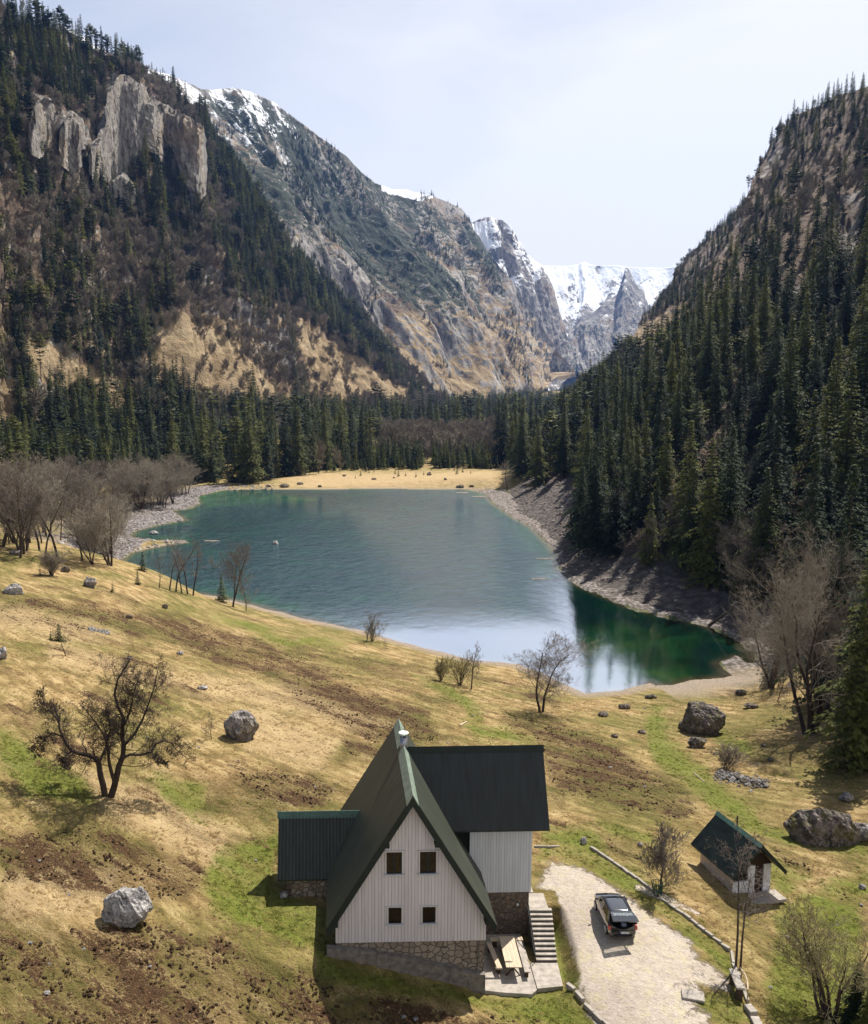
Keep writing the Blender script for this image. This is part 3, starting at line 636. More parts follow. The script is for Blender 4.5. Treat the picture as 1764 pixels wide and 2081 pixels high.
slopeE = loft('snowy_ridge', [
    (G(1040,560,4300), G(640,3300,20,'w')), (G(1085,546,4400), G(680,3350,20,'w')), (G(1110,540,4450), G(720,3400,20,'w')), (G(1150,541,4500), G(760,3440,20,'w')), (G(1175,538,4520), G(800,3480,30,'w')), (G(1188,532,4530), G(840,3500,100,'w')), (G(1205,537,4540), G(880,3520,110,'w')), (G(1240,538,4550), G(930,3540,120,'w')),
    (G(1290,543,4540), G(1000,3540,130,'w')), (G(1330,545,4520), G(1060,3540,140,'w')), (G(1370,540,4500), G(1130,3540,150,'w')), (G(1450,520,4450), G(1250,3500,160,'w')), (G(1560,500,4400), G(1400,3450,160,'w'))],
    340, 240, 75, 260, 1.6, 55, mat=MFAR, attrs=attrsE, sil=.2)
def attrsE2(s):
    px, row = proj(s.P); b = fbm(s.S/160, s.T/160, 4, 5); e = fbm(s.S/40, s.T/90, 4, 29)
    return dict(rock=.95+.2*b, grass=.1+.2*b, pine=.25+.3*b+.2*sstep(620, 700, row), snow=np.clip(.30+.5*e-.3*sstep(600, 680, row), 0, 1))
slopeE2 = loft('rock_tower', [
    (G(1150,720,3500), G(760,3200,95,'w')), (G(1178,660,3700), G(790,3210,95,'w')), (G(1205,635,3780), G(815,3220,95,'w')), (G(1232,612,3820), G(840,3220,95,'w')), (G(1255,596,3860), G(860,3225,98,'w')), (G(1266,560,3880), G(880,3230,100,'w')), (G(1272,543,3890), G(890,3230,100,'w')), (G(1280,552,3890), G(900,3230,100,'w')),
    (G(1292,578,3880), G(920,3230,105,'w')), (G(1308,592,3860), G(950,3230,110,'w')), (G(1316,625,3840), G(980,3220,115,'w')), (G(1330,650,3800), G(1020,3210,120,'w')), (G(1400,660,3700), G(1100,3200,120,'w'))],
    260, 160, 32, 90, 1.0, 71, mat=MFAR, attrs=attrsE2, sil=.2)
CLIFF_F = [[(1545,280),(1590,250),(1600,330),(1570,370),(1540,400),(1500,440),(1470,460),(1480,420),(1540,380)],[(1400,520),(1500,440),(1540,430),(1480,520),(1380,620),(1340,640)],[(1700,400),(1764,380),(1764,560),(1720,600),(1690,520)],[(1560,560),(1640,540),(1700,640),(1600,640)]]
def attrsF(s):
    px, row = proj(s.P)
    rock = .10*sstep(.6, .4, s.nz); grass = .18+.2*fbm(s.S/60, s.T/80, 3, 4)
    for k, p in enumerate(CLIFF_F): rock = np.maximum(rock, pmask(px, row, p, 14, 20, .03, k*3+9)*.45)
    grass = np.maximum(grass, pmask(px, row, [(1215,720),(1290,668),(1400,610),(1420,640),(1330,690),(1240,740)], 10, 12, .03)*.9)
    # stony bank along the water
    z = s.P[..., 2]; talus = sstep(8, 4, z+2*fbm(s.S/12, s.T/12, 3, 3))*(s.P[..., 1] < 400)*(s.P[..., 1] > 118)
    big = pmask(px, row, [(1010,1020),(1060,1010),(1175,965),(1180,1060),(1170,1130),(1200,1200),(1120,1130)], 8, 8, .04)
    talus = np.maximum(talus, big)
    zz = np.zeros(px.shape)
    return dict(rock=rock, grass=grass*(1-talus), pine=zz, snow=zz, talus=talus)
def m_right():
    s_ = m_mountain('forest_slope_ground'); nt = s_.node_tree; N = nt.nodes; L = nt.links; b = N['Principled BSDF']
    old = b.inputs['Base Color'].links[0].from_socket
    geo = N.new('ShaderNodeNewGeometry'); v = N.new('ShaderNodeTexVoronoi'); v.inputs['Scale'].default_value = .55; L.new(geo.outputs['Position'], v.inputs['Vector'])
    rp = N.new('ShaderNodeValToRGB'); e = rp.color_ramp.elements; e[0].color = (.17,.145,.125,1); e[1].color = (.07,.057,.05,1); e[1].position = .75; L.new(v.outputs['Distance'], rp.inputs[0])
    at = N.new('ShaderNodeAttribute'); at.attribute_name = 'talus'
    mx = N.new('ShaderNodeMix'); mx.data_type = 'RGBA'; L.new(at.outputs['Fac'], mx.inputs[0]); L.new(old, mx.inputs[6]); L.new(rp.outputs[0], mx.inputs[7]); L.new(mx.outputs[2], b.inputs['Base Color'])
    return s_
def _sh(px, row): p = Wz(px, row, 0); return np.array([p[0]-.9, p[1]-.2, -.75])
slopeF = loft('forest_slope', [
    (G(215,20,150,'w'), G(88,20,5,'w')), (G(225,110,170,'w'), G(84,70,4.5,'w')), (G(2350,-240.0,240), G(78,96,3.5,'w')), (G(2050,20.0,360), G(72,112,1.5,'w')), (G(1850,130.0,460), _sh(1532,1320)), (G(1764,180.0,540), _sh(1455,1279)), (G(1682,210.0,600), _sh(1340,1251)),
    (G(1617,237.0,660), _sh(1240,1218)), (G(1572,290.0,740), _sh(1180,1193)), (G(1556,320.0,780), _sh(1146,1170)), (G(1550,370.0,820), _sh(1134,1140)), (G(1502,417.0,900), _sh(1117,1109)), (G(1472,452.0,980), _sh(1082,1074)), (G(1407,517.0,1100), _sh(1040,1048)),
    (G(1372,576.0,1200), G(62,390,0,'w')), (G(1340,612.0,1300), G(78,470,0,'w')), (G(1315,658.0,1400), G(105,620,0,'w')), (G(1283,698.0,1500), G(150,850,0,'w')), (G(1250,728.0,1650), G(220,1150,5,'w')), (G(1215,751.0,1850), G(330,1550,14,'w')), (G(1170,774.0,2200), G(470,2050,45,'w'))],
    620, 300, 11, 60, 1.22, 91, mat=m_right(), attrs=attrsF, sil=.35)

# ------------------------------------------------------------------ air
def build_haze():
    m = bpy.data.materials.new('haze'); m.use_nodes = True; nt = m.node_tree; nt.nodes.clear()
    o = nt.nodes.new('ShaderNodeOutputMaterial'); v = nt.nodes.new('ShaderNodeVolumePrincipled')
    v.inputs['Color'].default_value = (.24, .45, 1.0, 1); v.inputs['Density'].default_value = 4.2e-5; v.inputs['Anisotropy'].default_value = .35
    nt.links.new(v.outputs[0], o.inputs['Volume'])
    ob = MB().box((1000, 3000, 845), (7000, 7400, 1710)).build('haze', m); tag(ob, kind='stuff', label='pale blue haze that fades the far mountains')
    m.cycles.homogeneous_volume = True if hasattr(m, 'cycles') else None
build_haze()
# ------------------------------------------------------------------ trees
def leafy(s, col, k):
    t = s.n.new('ShaderNodeBsdfTranslucent'); s._in(t.inputs[0], col); m = s.n.new('ShaderNodeMixShader'); m.inputs[0].default_value = k
    s.l.new(s.b.outputs[0], m.inputs[1]); s.l.new(t.outputs[0], m.inputs[2]); s.l.new(m.outputs[0], s.out.inputs['Surface'])
def m_needles(name, a, b, c):
    s = NT(name); p = s.coord('Object'); n = s.noise(p, .9, 3)
    col = s.ramp(s.math('ADD', s.math('MULTIPLY', n, .42), s.math('MULTIPLY', s.rnd(), .60)), [(.22, a), (.50, b), (.80, c)])
    s.base(col).set(Roughness=.75, Specular_IOR_Level=.25); leafy(s, col, .28)
    return s.m
NEEDLE = m_needles('spruce_needles', (.007,.016,.006), (.026,.040,.010), (.118,.122,.020))
NEEDLE_Y = m_needles('yellow_green_needles', (.035,.055,.010), (.065,.085,.014), (.11,.12,.02))
def m_bark(name, a, b):
    s = NT(name); n = s.noise(s.coord('Object', (1, 1, .3)), 6, 4)
    c = s.mix(s.math('MULTIPLY', s.rnd(), .5), s.ramp(n, [(.35, a), (.65, b)]), tuple(min(1, v*1.5) for v in b))
    s.base(c); return s.m
BARK = m_bark('dark_bark', (.025,.018,.013), (.075,.055,.042))
TWIG = m_bark('bare_twigs', (.085,.068,.055), (.17,.138,.112))
TWIG_P = m_bark('grey_brown_twigs', (.13,.108,.083), (.235,.20,.152))
TWIG_Y = m_bark('ochre_twigs', (.10,.083,.042), (.20,.168,.085))
BARK_D = m_bark('old_dark_bark', (.012,.009,.008), (.045,.032,.025))

def conifer(seed, H=30.0, Rf=.15, whorls=40, nb=7, step=.75, quad=1.0, bare=.08, ragged=.25, droop=.33, pinelike=False, qw=.30):
    """crown of drooping needle sprays on whorled branches, and a tapered trunk"""
    g = np.random.default_rng(seed); RM = Rf*H
    t = np.linspace(bare, .985, whorls); t = np.clip(t + g.normal(0, .25/whorls, whorls), .01, .985)
    P0 = []; AX = []; SD = []
    sz = []
    for ti in t:
        r0 = RM*((1-ti)**.92)*(.9+.2*math.sin(ti*40+seed)); 
        if pinelike: r0 = RM*(.25+1.0*np.exp(-((ti-.78)/.22)**2))*(1 if ti < .93 else .5)
        if ti < .2: r0 *= .65+1.7*(ti)
        n = max(3, int(nb*(.6+.5*(1-ti))+g.integers(-1, 2))); ph = g.uniform(0, 6.28)
        for k in range(n):
            if g.random() < ragged*.35: continue
            a = ph+6.283*k/n+g.normal(0, .18); r = r0*g.uniform(1-ragged, 1+ragged*.55); K = max(2, int(r/step))
            s = (np.arange(K)+g.uniform(.35, .9, K))/K
            o = np.array([math.cos(a), math.sin(a), 0]); q = np.array([-math.sin(a), math.cos(a), 0])
            up = .10 if not pinelike else .35
            z = ti*H + r*(up*s - droop*s*s*(1.25-ti*.5)) + g.normal(0, .10, K)
            c = o[None]*(r*s)[:, None] + q[None]*(g.normal(0, .08*r, K))[:, None]; c[:, 2] = z
            slope = up-2*droop*s*(1.25-ti*.5)
            for side in (-1, 0, 1):
                d = o[None]*(1.0 if side == 0 else .55) + q[None]*side*.95*g.uniform(.7, 1.2, K)[:, None]
                d[:, 2] = slope-.22*abs(side)+g.normal(0, .12, K); d /= np.linalg.norm(d, axis=1, keepdims=True)
                P0.append(c); AX.append(d); w = np.cross(d, [0, 0, 1.]); w /= np.linalg.norm(w, axis=1, keepdims=True)
                w = w+np.array([0, 0, 1.])*g.normal(0, .35, K)[:, None]; SD.append(w)
                sz.append(quad*(.55+.45*(1-s))*(.5+.65*(r/RM))*g.uniform(.7, 1.25, K))
    P0 = np.concatenate(P0); AX = np.concatenate(AX); SD = np.concatenate(SD); sz = np.concatenate(sz)[:, None]
    V = np.stack([P0-AX*sz*.15, P0+AX*sz*.45+SD*sz*qw-np.array([0,0,.10])*sz, P0+AX*sz*1.05-np.array([0,0,.12])*sz, P0+AX*sz*.45-SD*sz*qw-np.array([0,0,.10])*sz], 1).reshape(-1, 3)
    F = np.arange(len(V)).reshape(-1, 4)
    tz = np.linspace(-.6, H*.97, 7); tr = np.maximum(.018*H*(1-tz/H)**.9*.6, .02); n = 7; an = np.arange(n)*2*math.pi/n
    T = np.stack([np.outer(tr, np.cos(an)), np.outer(tr, np.sin(an)), np.repeat(tz[:, None], n, 1)], -1).reshape(-1, 3)
    TF = np.array([(i*n+j, i*n+(j+1) % n, (i+1)*n+(j+1) % n, (i+1)*n+j) for i in range(6) for j in range(n)])
    return (V, F), (T, TF)

def tubes(S, sides):
    """S (n, 8): p0, p1, r0, r1"""
    S = np.asarray(S, float); p0 = S[:, :3]; p1 = S[:, 3:6]; d = p1-p0; L = np.linalg.norm(d, axis=1, keepdims=True)+1e-9; d /= L
    ref = np.where(np.abs(d[:, 2:3]) > .9, np.array([[1., 0, 0]]), np.array([[0, 0, 1.]])); a = np.cross(d, ref); a /= np.linalg.norm(a, axis=1, keepdims=True); b = np.cross(d, a)
    p1 = p1+d*S[:, 7:8]*.3
    an = np.arange(sides)*2*math.pi/sides; ca = np.cos(an)[None, :, None]; sa = np.sin(an)[None, :, None]
    ring = a[:, None]*ca+b[:, None]*sa
    V = np.concatenate([p0[:, None]+ring*S[:, 6][:, None, None], p1[:, None]+ring*S[:, 7][:, None, None]], 1)
    j = np.arange(sides); f = np.stack([j, (j+1) % sides, sides+(j+1) % sides, sides+j], 1)
    F = (np.arange(len(S))*2*sides)[:, None, None]+f[None]
    return V.reshape(-1, 3), F.reshape(-1, 4)
def join(*parts):
    V = []; F = []; n = 0
    for v, f in parts: V.append(v); F.append(f+n); n += len(v)
    return np.concatenate(V), np.concatenate(F)
def bare_tree(seed, H=10.0, forks=1, spread=.55, levels=4, kids=(9, 7, 5, 4), up=.35, r0=None, limbs=None, clear=.25, tw=.012, ratio=.5, wig=.12, lean=0.0, kr=.42):
    """recursive bare crown; returns (trunk segs), (twig segs)"""
    g = np.random.default_rng(seed); r0 = r0 or H*.016
    big = []; small = []
    def grow(p, d, L, r, lev, path=None):
        n = 7 if lev == 0 else (5 if lev == 1 else (4 if lev == 2 else 3))
        pts = [p]; rad = []
        if path is not None: pts = [np.array(q, float) for q in path]; n = len(pts)-1
        else:
            q = p.copy(); dd = d.copy()
            for i in range(n):
                dd = dd + g.normal(0, wig if lev < 2 else wig*.6, 3)+np.array([0, 0, up*(.5 if lev == 0 else 1)/n*1.5]); dd /= np.linalg.norm(dd); q = q+dd*L/n; pts.append(q)
        for i in range(n+1): rad.append(max(r*(1-.80*i/n), tw))
        T = big if lev < 1 or (lev == 1 and r > .07*H/10 and len(big) > 0 and H > 4) else small
        for i in range(n): T.append([*pts[i], *pts[i+1], rad[i], rad[i+1]])
        if lev >= levels: return
        K = kids[lev]; c0 = clear if lev == 0 else .15
        for k in range(K):
            f = c0+(1-c0)*((k+g.uniform(.1, .9))/K)**(.85 if lev == 0 else 1); f = min(f, .99); i = min(int(f*n), n-1); w = f*n-i
            b = pts[i]*(1-w)+pts[i+1]*w; ax = pts[i+1]-pts[i]; ax = ax/np.linalg.norm(ax); u = np.cross(ax, g.normal(0, 1, 3)); u /= np.linalg.norm(u)
            sp = spread*g.uniform(.75, 1.35); nd = ax*(1-sp*.45)+u*sp; nd /= np.linalg.norm(nd)
            l = (L if path is None else sum(np.linalg.norm(pts[m+1]-pts[m]) for m in range(n)))*(ratio if lev == 0 else min(.62, ratio+.1))*g.uniform(.6, 1.15)*(1.15-.55*f if lev == 0 else 1.05-.4*f)
            grow(b, nd, l, max(rad[i]*kr, tw), lev+1)
    if limbs is not None:
        for path, r in limbs: grow(None, None, 0, r, 0, path)
    else:
        for k in range(forks):
            a = g.uniform(0, 6.28); e = (.16 if forks > 1 else .02)*g.uniform(.7, 1.6)
            d = np.array([math.cos(a)*e+lean, math.sin(a)*e, 1.0]); d /= np.linalg.norm(d)
            grow(np.array([math.cos(a)*r0*.9*(forks > 1), math.sin(a)*r0*.9*(forks > 1), -.3]), d, H*g.uniform(.80, 1.0)*.9, r0*g.uniform(.75, 1), 0)
    return big, small

def me_of(name, V, F, mats, mi=None, smooth=False):
    me = bpy.data.meshes.new(name); V = np.asarray(V, np.float32); F = np.asarray(F, np.int32)
    me.vertices.add(len(V)); me.vertices.foreach_set('co', V.ravel()); me.loops.add(F.size); me.loops.foreach_set('vertex_index', F.ravel())
    me.polygons.add(len(F)); me.polygons.foreach_set('loop_start', np.arange(0, F.size, F.shape[1], dtype=np.int32))
    for m in mats: me.materials.append(m)
    if mi is not None: me.polygons.foreach_set('material_index', np.asarray(mi, np.int32))
    me.update(calc_edges=True); return me
TREES = {}
def reg(kind, crown, trunk, mc, mt, H):
    c = me_of('crown', *crown, [mc]); t = me_of('trunk', *trunk, [mt])
    V, F = join(crown, trunk); mi = np.r_[np.zeros(len(crown[1])), np.ones(len(trunk[1]))]
    TREES.setdefault(kind, []).append((c, t, H, (V, F, mi, mc, mt)))
for i in range(6): reg('spruce', *conifer(100+i, 30, .205+.025*(i % 3), 54, 9, .55, 1.20, .04+.03*(i % 2), .30, .30+.05*(i % 3), qw=.20), NEEDLE, BARK, 30)
for i in range(6): reg('spruce_far', *conifer(200+i, 30, .175+.025*(i % 3), 34, 7, 1.1, 1.8, .05, .3, qw=.22), NEEDLE, BARK, 30)
for i in range(1): reg('pine_far', *conifer(220+i, 22, .15, 20, 6, 1.1, 1.7, .35, .5, .1, True), NEEDLE, BARK, 22)
for i in range(2): reg('young', *conifer(240+i, 8, .22, 20, 8, .35, .55, .05, .2, .2), NEEDLE_Y if i else NEEDLE, BARK, 8)
def btree(kind, seed, H, mc, mt, **k):
    b, s = bare_tree(seed, H, **k); reg(kind, tubes(s, 3), tubes(b, 6), mc, mt, H)
for i in range(4): btree('bare', 300+i, 14, TWIG, BARK, forks=1+(i % 3), levels=4, kids=(13, 7, 5, 3), spread=.6, up=.3, clear=.30, tw=.015, ratio=.44)
for i in range(3): btree('bare_round', 320+i, 12, TWIG_P, BARK, forks=3+i % 2, levels=4, kids=(11, 7, 5, 3), spread=.72, up=.30, clear=.15, tw=.016, ratio=.5)
for i in range(3): btree('bare_far', 340+i, 12, TWIG_P, TWIG, forks=2, levels=3, kids=(12, 8, 6), spread=.62, up=.4, clear=.12, tw=.07, ratio=.55)

SRC = bpy.data.collections.new('tree_kinds')           # never linked to the scene: only a source for the forest masses
def far_src(kinds):
    out = []
    for k in kinds:
        for j, (c, t, H, (V, F, mi, mc, mt)) in enumerate(TREES[k]):
            o = bpy.data.objects.new('%s_source' % k, me_of(k, V, F, [mc, mt], mi)); out.append((o, H))
    return out
def scatter_mass(name, P, H, kinds, label, cat='forest', group=None, seed=0):
    """one mass of trees: points that carry a height and a turn, each showing one of the kinds"""
    g = np.random.default_rng(seed); src = far_src(kinds); col = bpy.data.collections.new(name+'_kinds')
    for o, _ in src: col.objects.link(o)
    hs = np.array([h for _, h in sorted(src, key=lambda q: q[0].name)])
    n = len(P); idx = g.integers(0, len(src), n)
    me = bpy.data.meshes.new(name); me.vertices.add(n); me.vertices.foreach_set('co', np.asarray(P, np.float32).ravel())
    for k, v in (('scl', np.asarray(H)/hs[idx]), ('rot', g.uniform(0, 6.28, n))):
        a = me.attributes.new(k, 'FLOAT', 'POINT'); a.data.foreach_set('value', np.asarray(v, np.float32))
    a = me.attributes.new('pick', 'INT', 'POINT'); a.data.foreach_set('value', idx.astype(np.int32))
    o = link(bpy.data.objects.new(name, me)); tag(o, label, cat, group, 'stuff')
    ng = bpy.data.node_groups.new(name, 'GeometryNodeTree'); ng.interface.new_socket('Geometry', in_out='INPUT', socket_type='NodeSocketGeometry'); ng.interface.new_socket('Geometry', in_out='OUTPUT', socket_type='NodeSocketGeometry')
    N = ng.nodes; L = ng.links; gi = N.new('NodeGroupInput'); go = N.new('NodeGroupOutput')
    m2p = N.new('GeometryNodeMeshToPoints'); ip = N.new('GeometryNodeInstanceOnPoints'); ci = N.new('GeometryNodeCollectionInfo')
    ci.inputs['Collection'].default_value = col; ci.inputs['Separate Children'].default_value = True; ci.inputs['Reset Children'].default_value = True
    def na(nm, t='FLOAT'):
        q = N.new('GeometryNodeInputNamedAttribute'); q.data_type = t; q.inputs['Name'].default_value = nm; return q.outputs['Attribute']
    cx = N.new('ShaderNodeCombineXYZ'); L.new(na('rot'), cx.inputs['Z'])
    L.new(gi.outputs[0], m2p.inputs[0]); L.new(m2p.outputs[0], ip.inputs['Points']); L.new(ci.outputs[0], ip.inputs['Instance']); ip.inputs['Pick Instance'].default_value = True
    L.new(na('pick', 'INT'), ip.inputs['Instance Index']); L.new(cx.outputs[0], ip.inputs['Rotation']); L.new(na('scl'), ip.inputs['Scale']); L.new(ip.outputs[0], go.inputs[0])
    md = o.modifiers.new('trees', 'NODES'); md.node_group = ng
    return o
def put_tree(kind, j, loc, H, name, label, cat='tree', group=None, rz=None, wx=1.0):
    c, t, h, _ = TREES[kind][j % len(TREES[kind])]
    e = empty(name, loc, label, cat, group, random.uniform(0, 6.28) if rz is None else rz); s = H/h; e.scale = (s*wx, s*wx, s)
    for nm, me in (('trunk', t), ('crown', c)): link(bpy.data.objects.new(nm, me), e)
    return e
def height_to(px, toprow, p): return max(.3, Wy(px, toprow, p[1])[2]-p[2])

# -------- candidates on slopes and flats: (point, height, kind)
def sample(sl, n, seed, vmin=.02, vmax=1.0):
    g = np.random.default_rng(seed); u = g.uniform(0, sl.NU-1.001, n*4); v = g.uniform(vmin, vmax, n*4)*(sl.NV-1.001)
    i = u.astype(int); j = v.astype(int); fu = (u-i)[:, None]; fv = (v-j)[:, None]
    du = np.linalg.norm(sl.P[i+1, j]-sl.P[i, j], axis=1)*np.linalg.norm(sl.P[i, j+1]-sl.P[i, j], axis=1)
    k = g.uniform(0, 1, len(u)) < du/np.percentile(du, 96)
    P = (sl.P[i, j]*(1-fu)+sl.P[i+1, j]*fu)*(1-fv)+(sl.P[i, j+1]*(1-fu)+sl.P[i+1, j+1]*fu)*fv
    P = P[k][:n]; px, row = proj(P); return P, px, row, (v[k][:n]/(sl.NV-1))
def thin(P, r, seed=0):
    """drop points closer than r(P) to an earlier one"""
    keep = []; cell = {}
    for i in range(len(P)):
        rr = r[i]; k = (int(P[i, 0]//12), int(P[i, 1]//12)); ok = True
        for a in (-1, 0, 1):
            for b in (-1, 0, 1):
                for j in cell.get((k[0]+a, k[1]+b), ()):
                    if (P[i, 0]-P[j, 0])**2+(P[i, 1]-P[j, 1])**2 < rr*rr: ok = False; break
                if not ok: break
            if not ok: break
        if ok: cell.setdefault(k, []).append(i); keep.append(i)
    return np.array(keep, int)
CON = []     # candidate conifers: x y z H zone
BAR = []
def visible(px, row, m=120): return (px > -m*2) & (px < 1764+m*2) & (row > -m) & (row < 2081+m)
# right slope
P, px, row, v = sample(slopeF, 17000, 5, .02)
zt = P[:, 2]; dens = fbm(P[:, 0]/45, P[:, 1]/45, 3, 3)+.4*fbm(P[:, 0]/14, P[:, 1]/14, 2, 8)
low = sstep(900, 650, row)*.0 + sstep(60, 20, zt)
grassF = pmask(px, row, [(1215,720),(1290,668),(1400,610),(1420,640),(1330,690),(1240,740)], 10)
talus = (zt < 3.2+2.5*fbm(P[:, 0]/15, P[:, 1]/15, 2, 4)) & (P[:, 1] < 400) | (pmask(px, row, [(1010,1000),(1060,1000),(1165,960),(1185,1060),(1175,1130),(1200,1200),(1120,1130)], 4) > .5)
cliff = np.zeros(len(P))
for k, c in enumerate(CLIFF_F): cliff = np.maximum(cliff, pmask(px, row, c, 12, 16, .03, k*3+9))
isc = (dens > -.42-1.2*sstep(130, 40, zt)+.5*cliff) & ~talus & (grassF < .5)
okv = visible(px, row, 260)
H = np.where(P[:, 1] < 420, 27, 20)*(1-.42*sstep(20, 130, zt))*np.random.default_rng(3).uniform(.5, 1.25, len(P))*sstep(2600, 700, P[:, 1])
mk = isc & okv; CON.append(np.c_[P[mk], H[mk], np.zeros(mk.sum())])
mk = ~isc & okv & ~talus & (grassF < .6) & (cliff < .8); BAR.append(np.c_[P[mk], H[mk]*.55, np.zeros(mk.sum())])
# the lowest row of the right forest, right above the stones
g_ = np.random.default_rng(44); q_ = []
for _ in range(5000):
    u = int(g_.uniform(0, slopeF.NU)); w_ = int(g_.uniform(.005, .2)*slopeF.NV); c = slopeF.P[u, w_]
    if 100 < c[1] < 420 and 3.5 < c[2] < 17: q_.append(c)
q_ = np.array(q_); a_, b_ = proj(q_); k_ = visible(a_, b_, 200) & ~(pmask(a_, b_, [(1010,1000),(1060,1000),(1165,960),(1185,1060),(1175,1130),(1200,1200),(1120,1130)], 4) > .5); q_ = q_[k_][:700]
EDGE = np.c_[q_, g_.uniform(15, 29, len(q_)), np.zeros(len(q_))]
# left slope
P, px, row, v = sample(slopeA, 30000, 6, .0)
REG = [([(0,0),(250,90),(300,150),(225,150),(190,250),(60,180),(0,190)],1.0),([(268,275),(318,290),(380,375),(400,440),(330,470),(275,420)],1.0),([(405,250),(430,260),(560,425),(640,545),(700,610),(700,680),(620,640),(540,560),(470,440),(415,360)],.9),
    ([(440,480),(520,520),(560,600),(540,650),(470,600)],.8),([(600,540),(690,610),(720,700),(640,660),(600,600)],.8),([(0,180),(60,180),(60,300),(130,340),(120,420),(60,430),(0,380)],.65),([(110,450),(200,480),(180,640),(100,600)],.35),([(290,600),(350,640),(340,720),(290,690)],.7),
    ([(150,640),(300,640),(300,760),(150,760)],.5),([(0,600),(130,640),(140,760),(0,760)],.45),([(0,760),(380,790),(420,960),(0,960)],.9),([(700,600),(830,790),(860,840),(780,800),(700,700)],.6),([(160,300),(240,400),(250,480),(160,460)],.45)]
rg = np.zeros(len(P)); sc = np.zeros(len(P)); cl = np.zeros(len(P))
for k, (p, w) in enumerate(REG): rg = np.maximum(rg, w*pmask(px, row, p, 14, 14, .03, k))
for k, p in enumerate(SCREE): sc = np.maximum(sc, pmask(px, row, p, 8, 12, .03, k*3+50))
for k, p in enumerate(CLIFF): cl = np.maximum(cl, pmask(px, row, p, 8, 12, .04, k*3)*(1 if k < 4 else .55))
g_ = np.random.default_rng(8); dn = fbm(P[:, 0]/28, P[:, 1]/28, 3, 31)
pr = np.clip(rg*1.25+.01+.6*sstep(.22, .42, dn)*sstep(.0, .3, 1-sc), 0, 1)*(1-sc)*(1-.75*cl)
u_ = g_.uniform(0, 1, len(P)); isc = u_ < pr; okv = visible(px, row, 60)
H = 23*g_.uniform(.5, 1.2, len(P))*np.where(P[:, 1] > 900, 1.2, 1); H = np.where(P[:, 2] < 25, H*1.5, H)
mk = isc & okv; CON.append(np.c_[P[mk], H[mk], np.ones(mk.sum())])
mk = ~isc & okv & (u_ > .12+.86*np.maximum(np.maximum(sc, cl), .62*sstep(480, 640, row)*(dn < .12))) ; BAR.append(np.c_[P[mk], H[mk]*.55, np.ones(mk.sum())])
# valley floor beyond the lake
g_ = np.random.default_rng(12); n = 9000
y = 385+(g_.uniform(0, 1, n)**1.3)*1500; x = g_.uniform(-1, 1, n)*(130+y*.10)+ (y-430)*.21-20
z = zfun(x, y); P = np.c_[x, y, z]; px, row = proj(P)
db = fbm(x/60, y/60, 3, 41)
front = 418+28*fbm(x/25, x*0+3, 3, 5)+np.interp(px, [0,380,480,640,700,800,1000,1060], [-200,-200,-60,6,48,70,60,-30])
ok = (y > front) & (px > 100) & (px < 1230)
ds_ = sdist(x, y, SHORE); ok &= ds_ > 9
brown = (px > 770) & (px < 1010) & (y < 640+60*db)
isc = ~brown
H = np.where(y < 800, 33, 25)*g_.uniform(.45, 1.18, n)
mk = ok & isc; CON.append(np.c_[P[mk], H[mk], 2*np.ones(mk.sum())])
mk = ok & ~isc; BAR.append(np.c_[P[mk], 17*g_.uniform(.7, 1.2, mk.sum()), 2*np.ones(mk.sum())])
# forest on the flat left of the lake
n = 2600; x = g_.uniform(-290, -70, n); y = g_.uniform(200, 440, n); P = np.c_[x, y, zfun(x, y)]; px, row = proj(P); ds_ = sdist(x, y, SHORE)
ok = (ds_ > np.where(y > 350, 9, 30)+9*fbm(x/20, y/20, 2, 3)) & (row < 985) & (row > 860) & (px < 640); CON.append(np.c_[P[ok], 19*g_.uniform(.5, 1.15, ok.sum()), np.ones(ok.sum())])
# young spruces at the head of the beach
n = 500; y = g_.uniform(440, 500, n); x = g_.uniform(-25, 68, n); P = np.c_[x, y, zfun(x, y)]; px, row = proj(P)
ok = (px > 655) & (px < 1010) & (y > 447+14*fbm(x/12, x*0, 2, 3)+9*(px > 850)*(px < 905)) & ~((px > 858) & (px < 880)); CONS_Y = np.c_[P[ok], 4+9*g_.random(ok.sum())*sstep(440, 470, y[ok]), 3*np.ones(ok.sum())]
CON = np.concatenate(CON); o_ = g_.permutation(len(CON)); CON = np.concatenate([EDGE, CON[o_]])
CON = CON[thin(CON, np.where(CON[:, 4] == 1, 3.3, np.where(CON[:, 4] == 0, np.where(CON[:, 1] < 450, 5.6, 4.8), 6.0)))]
BAR = np.concatenate(BAR); BAR = BAR[g_.permutation(len(BAR))]; BAR = BAR[thin(BAR, np.full(len(BAR), 4.2))]
print('conifers', len(CON), 'bare', len(BAR))
# the ones that show largest are trees of their own
dep = (CON[:, :3]-_C) @ _F; px, row = proj(CON[:, :3]); top = row-CON[:, 3]/dep*FPX
size = CON[:, 3]/dep*((px > -20) & (px < 1790) & (top < 2081) & (row > 0))
order = np.argsort(-size); near = order[:250]; rest = order[250:]
ZL = {0: ('tall dark green spruce in the dense forest on the slope right of the lake', 'spruces on the right slope'),
      1: ('dark green spruce on the steep brown slope left of the lake', 'spruces on the left slope'),
      2: ('tall dark spruce in the forest wall beyond the far shore of the lake', 'spruces beyond the far shore')}
for n_, i in enumerate(near):
    q = CON[i]; zl = ZL[int(q[4])]
    put_tree('spruce', n_, (q[0], q[1], q[2]-.5), q[3], 'spruce_tree', zl[0], 'tree', zl[1])
r_ = CON[rest]; r_ = r_[(r_[:, 4] != 3)]
scatter_mass('conifer_forest', r_[:, :3]-[0, 0, .5], r_[:, 3], ['spruce_far', 'pine_far'], 'dark conifer forest covering the valley sides and floor behind the nearer spruces', seed=1)
dep = (BAR[:, :3]-_C) @ _F
